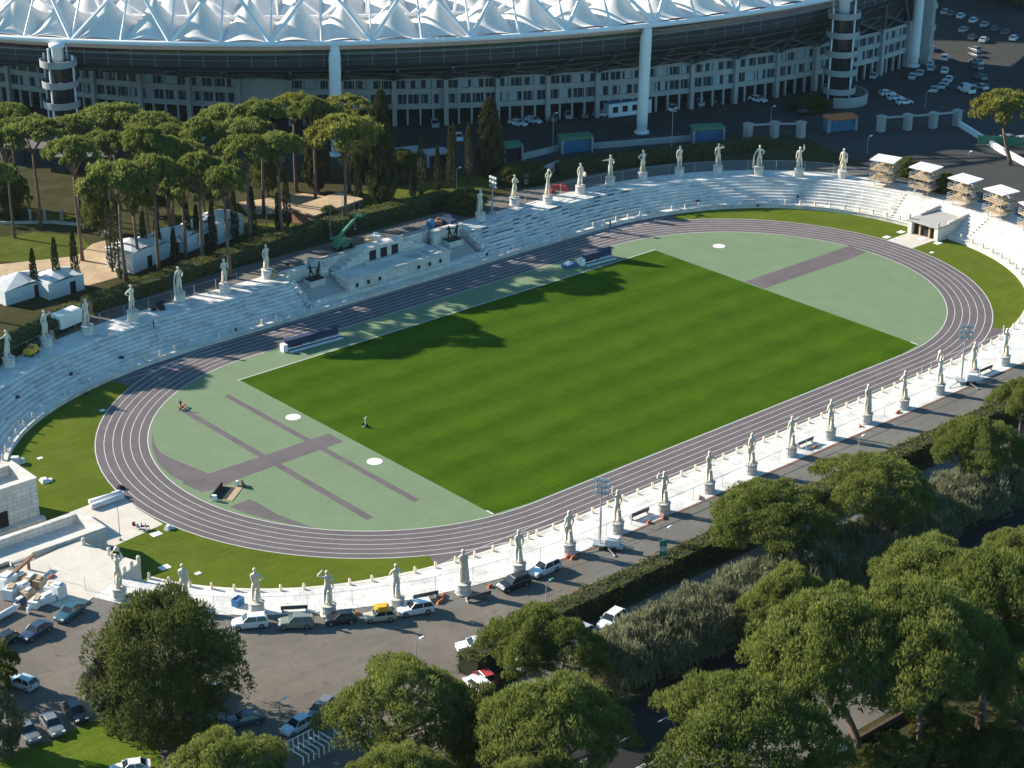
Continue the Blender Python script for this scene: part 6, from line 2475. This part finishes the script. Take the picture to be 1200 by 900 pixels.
tent(24, 345, 10, 6, 2.6, .10, 'low white tent with flat roof at far left', 1)
tent(68, 341, 7.5, 5.5, 2.9, .10, 'blue-shaded white tent with dark door behind three cypresses', 1)
tent(155, 311, 6.5, 6.5, 3.8, .28, 'tall white tent at the left end of the tent row', 1)
tent(188, 297, 10, 5.5, 3.0, .28, 'white tent second in the tent row', 2)
tent(223, 286, 9, 5.5, 3.0, .28, 'white tent third in the tent row', 2)
tent(257, 277, 7.5, 6, 3.8, .28, 'white gabled tent at the right end of the tent row', 1)
x, y = at(385, 254, GZ)
root = thing('site_shed', (x, y, GZ), 'brown flat-roofed shed behind the tribune, roof partly sunlit', 'shed', rz=.15)
MB().box(-7, 6, -3, 3, 0, 2.6).build('wall', M['brick'], root)
MB().box(-7.4, 6.4, -3.4, 3.4, 2.6, 2.85).build('roof', M['sand'], root)
MB().box(4, 5.2, -3.07, -3.01, 0.02, 2.1).build('door', M['dark'], root)
for (px, py, l, w, lab) in ((100, 195, 13, 8, 'low grey-roofed shed below the left stair tower'), (38, 186, 11, 7, 'smaller grey-roofed shed left of the stair tower')):
    x, y = at(px, py, GZ)
    root = thing('site_shed', (x, y, GZ), lab, 'shed', rz=-.7)
    MB().box(-l / 2, l / 2, -w / 2, w / 2, 0, 3.2).build('wall', M['plaza'], root)
    MB().box(-l / 2 - .5, l / 2 + .5, -w / 2 - .5, w / 2 + .5, 3.2, 3.5).build('roof', M['path'], root)
    MB().box(-1, 1, -w / 2 - .07, -w / 2 - .01, 0.02, 2.4).build('door', M['dark'], root)
# green telescopic lift
x, y = at(401, 291, GZ)
root = thing('boom_lift', (x, y, GZ + .01), 'green telescopic lift with raised boom behind the tribune', 'lift', rz=.1)
MB().box(-1.8, 1.8, -1.0, 1.0, .5, 1.3).build('chassis', M['greenp'], root)
MB().box(-1.6, .4, -.8, .8, 1.3, 2.5).build('turret', M['greenp'], root)
mb = MB()
mb.bar((-1.2, 0, 2.3), (3.2, .3, 4.6), .3, 4)
mb.bar((3.0, .3, 4.5), (4.6, .45, 5.2), .2, 4)
mb.build('boom', M['greenp'], root)
mb = MB()
mb.box(4.4, 5.7, -.3, 1.2, 5.0, 5.1)
for a in ((4.4, -.3), (5.7, -.3), (5.7, 1.2), (4.4, 1.2)):
    mb.bar((a[0], a[1], 5.0), (a[0], a[1], 6.1), .05, 4)
mb.build('basket', M['greenp'], root)
for xx in (-1.3, 1.3):
    for sy in (-1, 1):
        MB().bar((xx, sy * .8, .5), (xx, sy * 1.15, .5), .5, 12).build('wheel', M['rubber'], root)
for k, ((px, py), d, m_, lab) in enumerate([((505, 270), (1.8, 1.6, 1.7), 'bluep', 'bright blue tarpaulin bundle behind the tribune'), ((514, 268), (1.5, 1.5, 1.7), 'brick', 'red-brown stack beside the blue tarpaulin'),
                                            ((524, 266), (4.5, 2.2, 1.7), 'navy', 'dark blue covered machine behind the tribune'), ((440, 284), (2.6, 1.6, 1.3), 'tent', 'white and brown rubble heap on the tribune rear'),
                                            ((432, 288), (1.8, 1.2, 1.2), 'timber', 'brown board heap on the tribune rear'), ((322, 325), (1.6, 1.2, .9), 'timber', 'pale rubble beside the seventh far statue'),
                                            ((188, 361), (2.6, 1.0, .9), 'dark', 'dark low machine on the far left terrace'), ((655, 222), (4.2, 1.2, 1.0), 'red', 'red low trailer between far statues'),
                                            ((60, 398), (1.4, 1.0, 1.2), 'timber', 'brown crate behind the second far statue')]):
    x, y = at(px, py, TZ)
    mb = MB().obox((0, 0, 0), d, .3 + k * .7, taper=.75)
    mb.obox((d[0] * .2, d[1] * .3, d[2]), (d[0] * .5, d[1] * .5, d[2] * .25), k, taper=.6)
    mb.obox((-d[0] * .55, -d[1] * .2, 0), (d[0] * .4, d[1] * .7, d[2] * .55), k * .5, taper=.7)
    tag(mb.build('covered_stack', M[m_], None, loc=(x, y, TZ + .16 if 425 < px < 450 else TZ)), lab, 'stack', 'stacks of site material')
# patch of dark bags left on the steps
for k, (px, py) in enumerate([(20, 467), (83, 437), (142, 415), (100, 452), (275, 377), (338, 332), (888, 233), (935, 227), (818, 230)]):
    x, y = at(px, py, 2.4)
    i = nearest(x, y, 4)
    dd = (x - FX[i]) * NX[i] + (y - FY[i]) * NY[i]
    z = .8 + RISE * max(0, math.ceil((dd - WALK) / RUN))
    mb = MB().obox((0, 0, 0), (.9, .5, .35), k, taper=.7)
    mb.bar((-.2, 0, .34), (.2, 0, .42), .05, 4)
    tag(mb.build('dark_bag', M['cloth_dark'], None, loc=(x, y, z + .005)), 'dark bundle left on the marble steps, ' + nth(k + 1) + ' from left', 'bag', 'dark bundles on the steps')


# ------------------------------------------------------------------ the air
hz = MB().box(-420, 760, -420, 620, GZ - 6, 175)
hm = bpy.data.materials.new('haze_air')
hm.use_nodes = True
ht = hm.node_tree
ht.nodes.clear()
pv = N(ht, 'ShaderNodeVolumePrincipled')
pv.inputs['Color'].default_value = (.80, .90, 1.0, 1)
pv.inputs['Density'].default_value = .00002
pv.inputs['Anisotropy'].default_value = .2
lnk(ht, pv.outputs[0], N(ht, 'ShaderNodeOutputMaterial').inputs['Volume'])
ho = hz.build('haze', hm)
ho['kind'] = 'stuff'
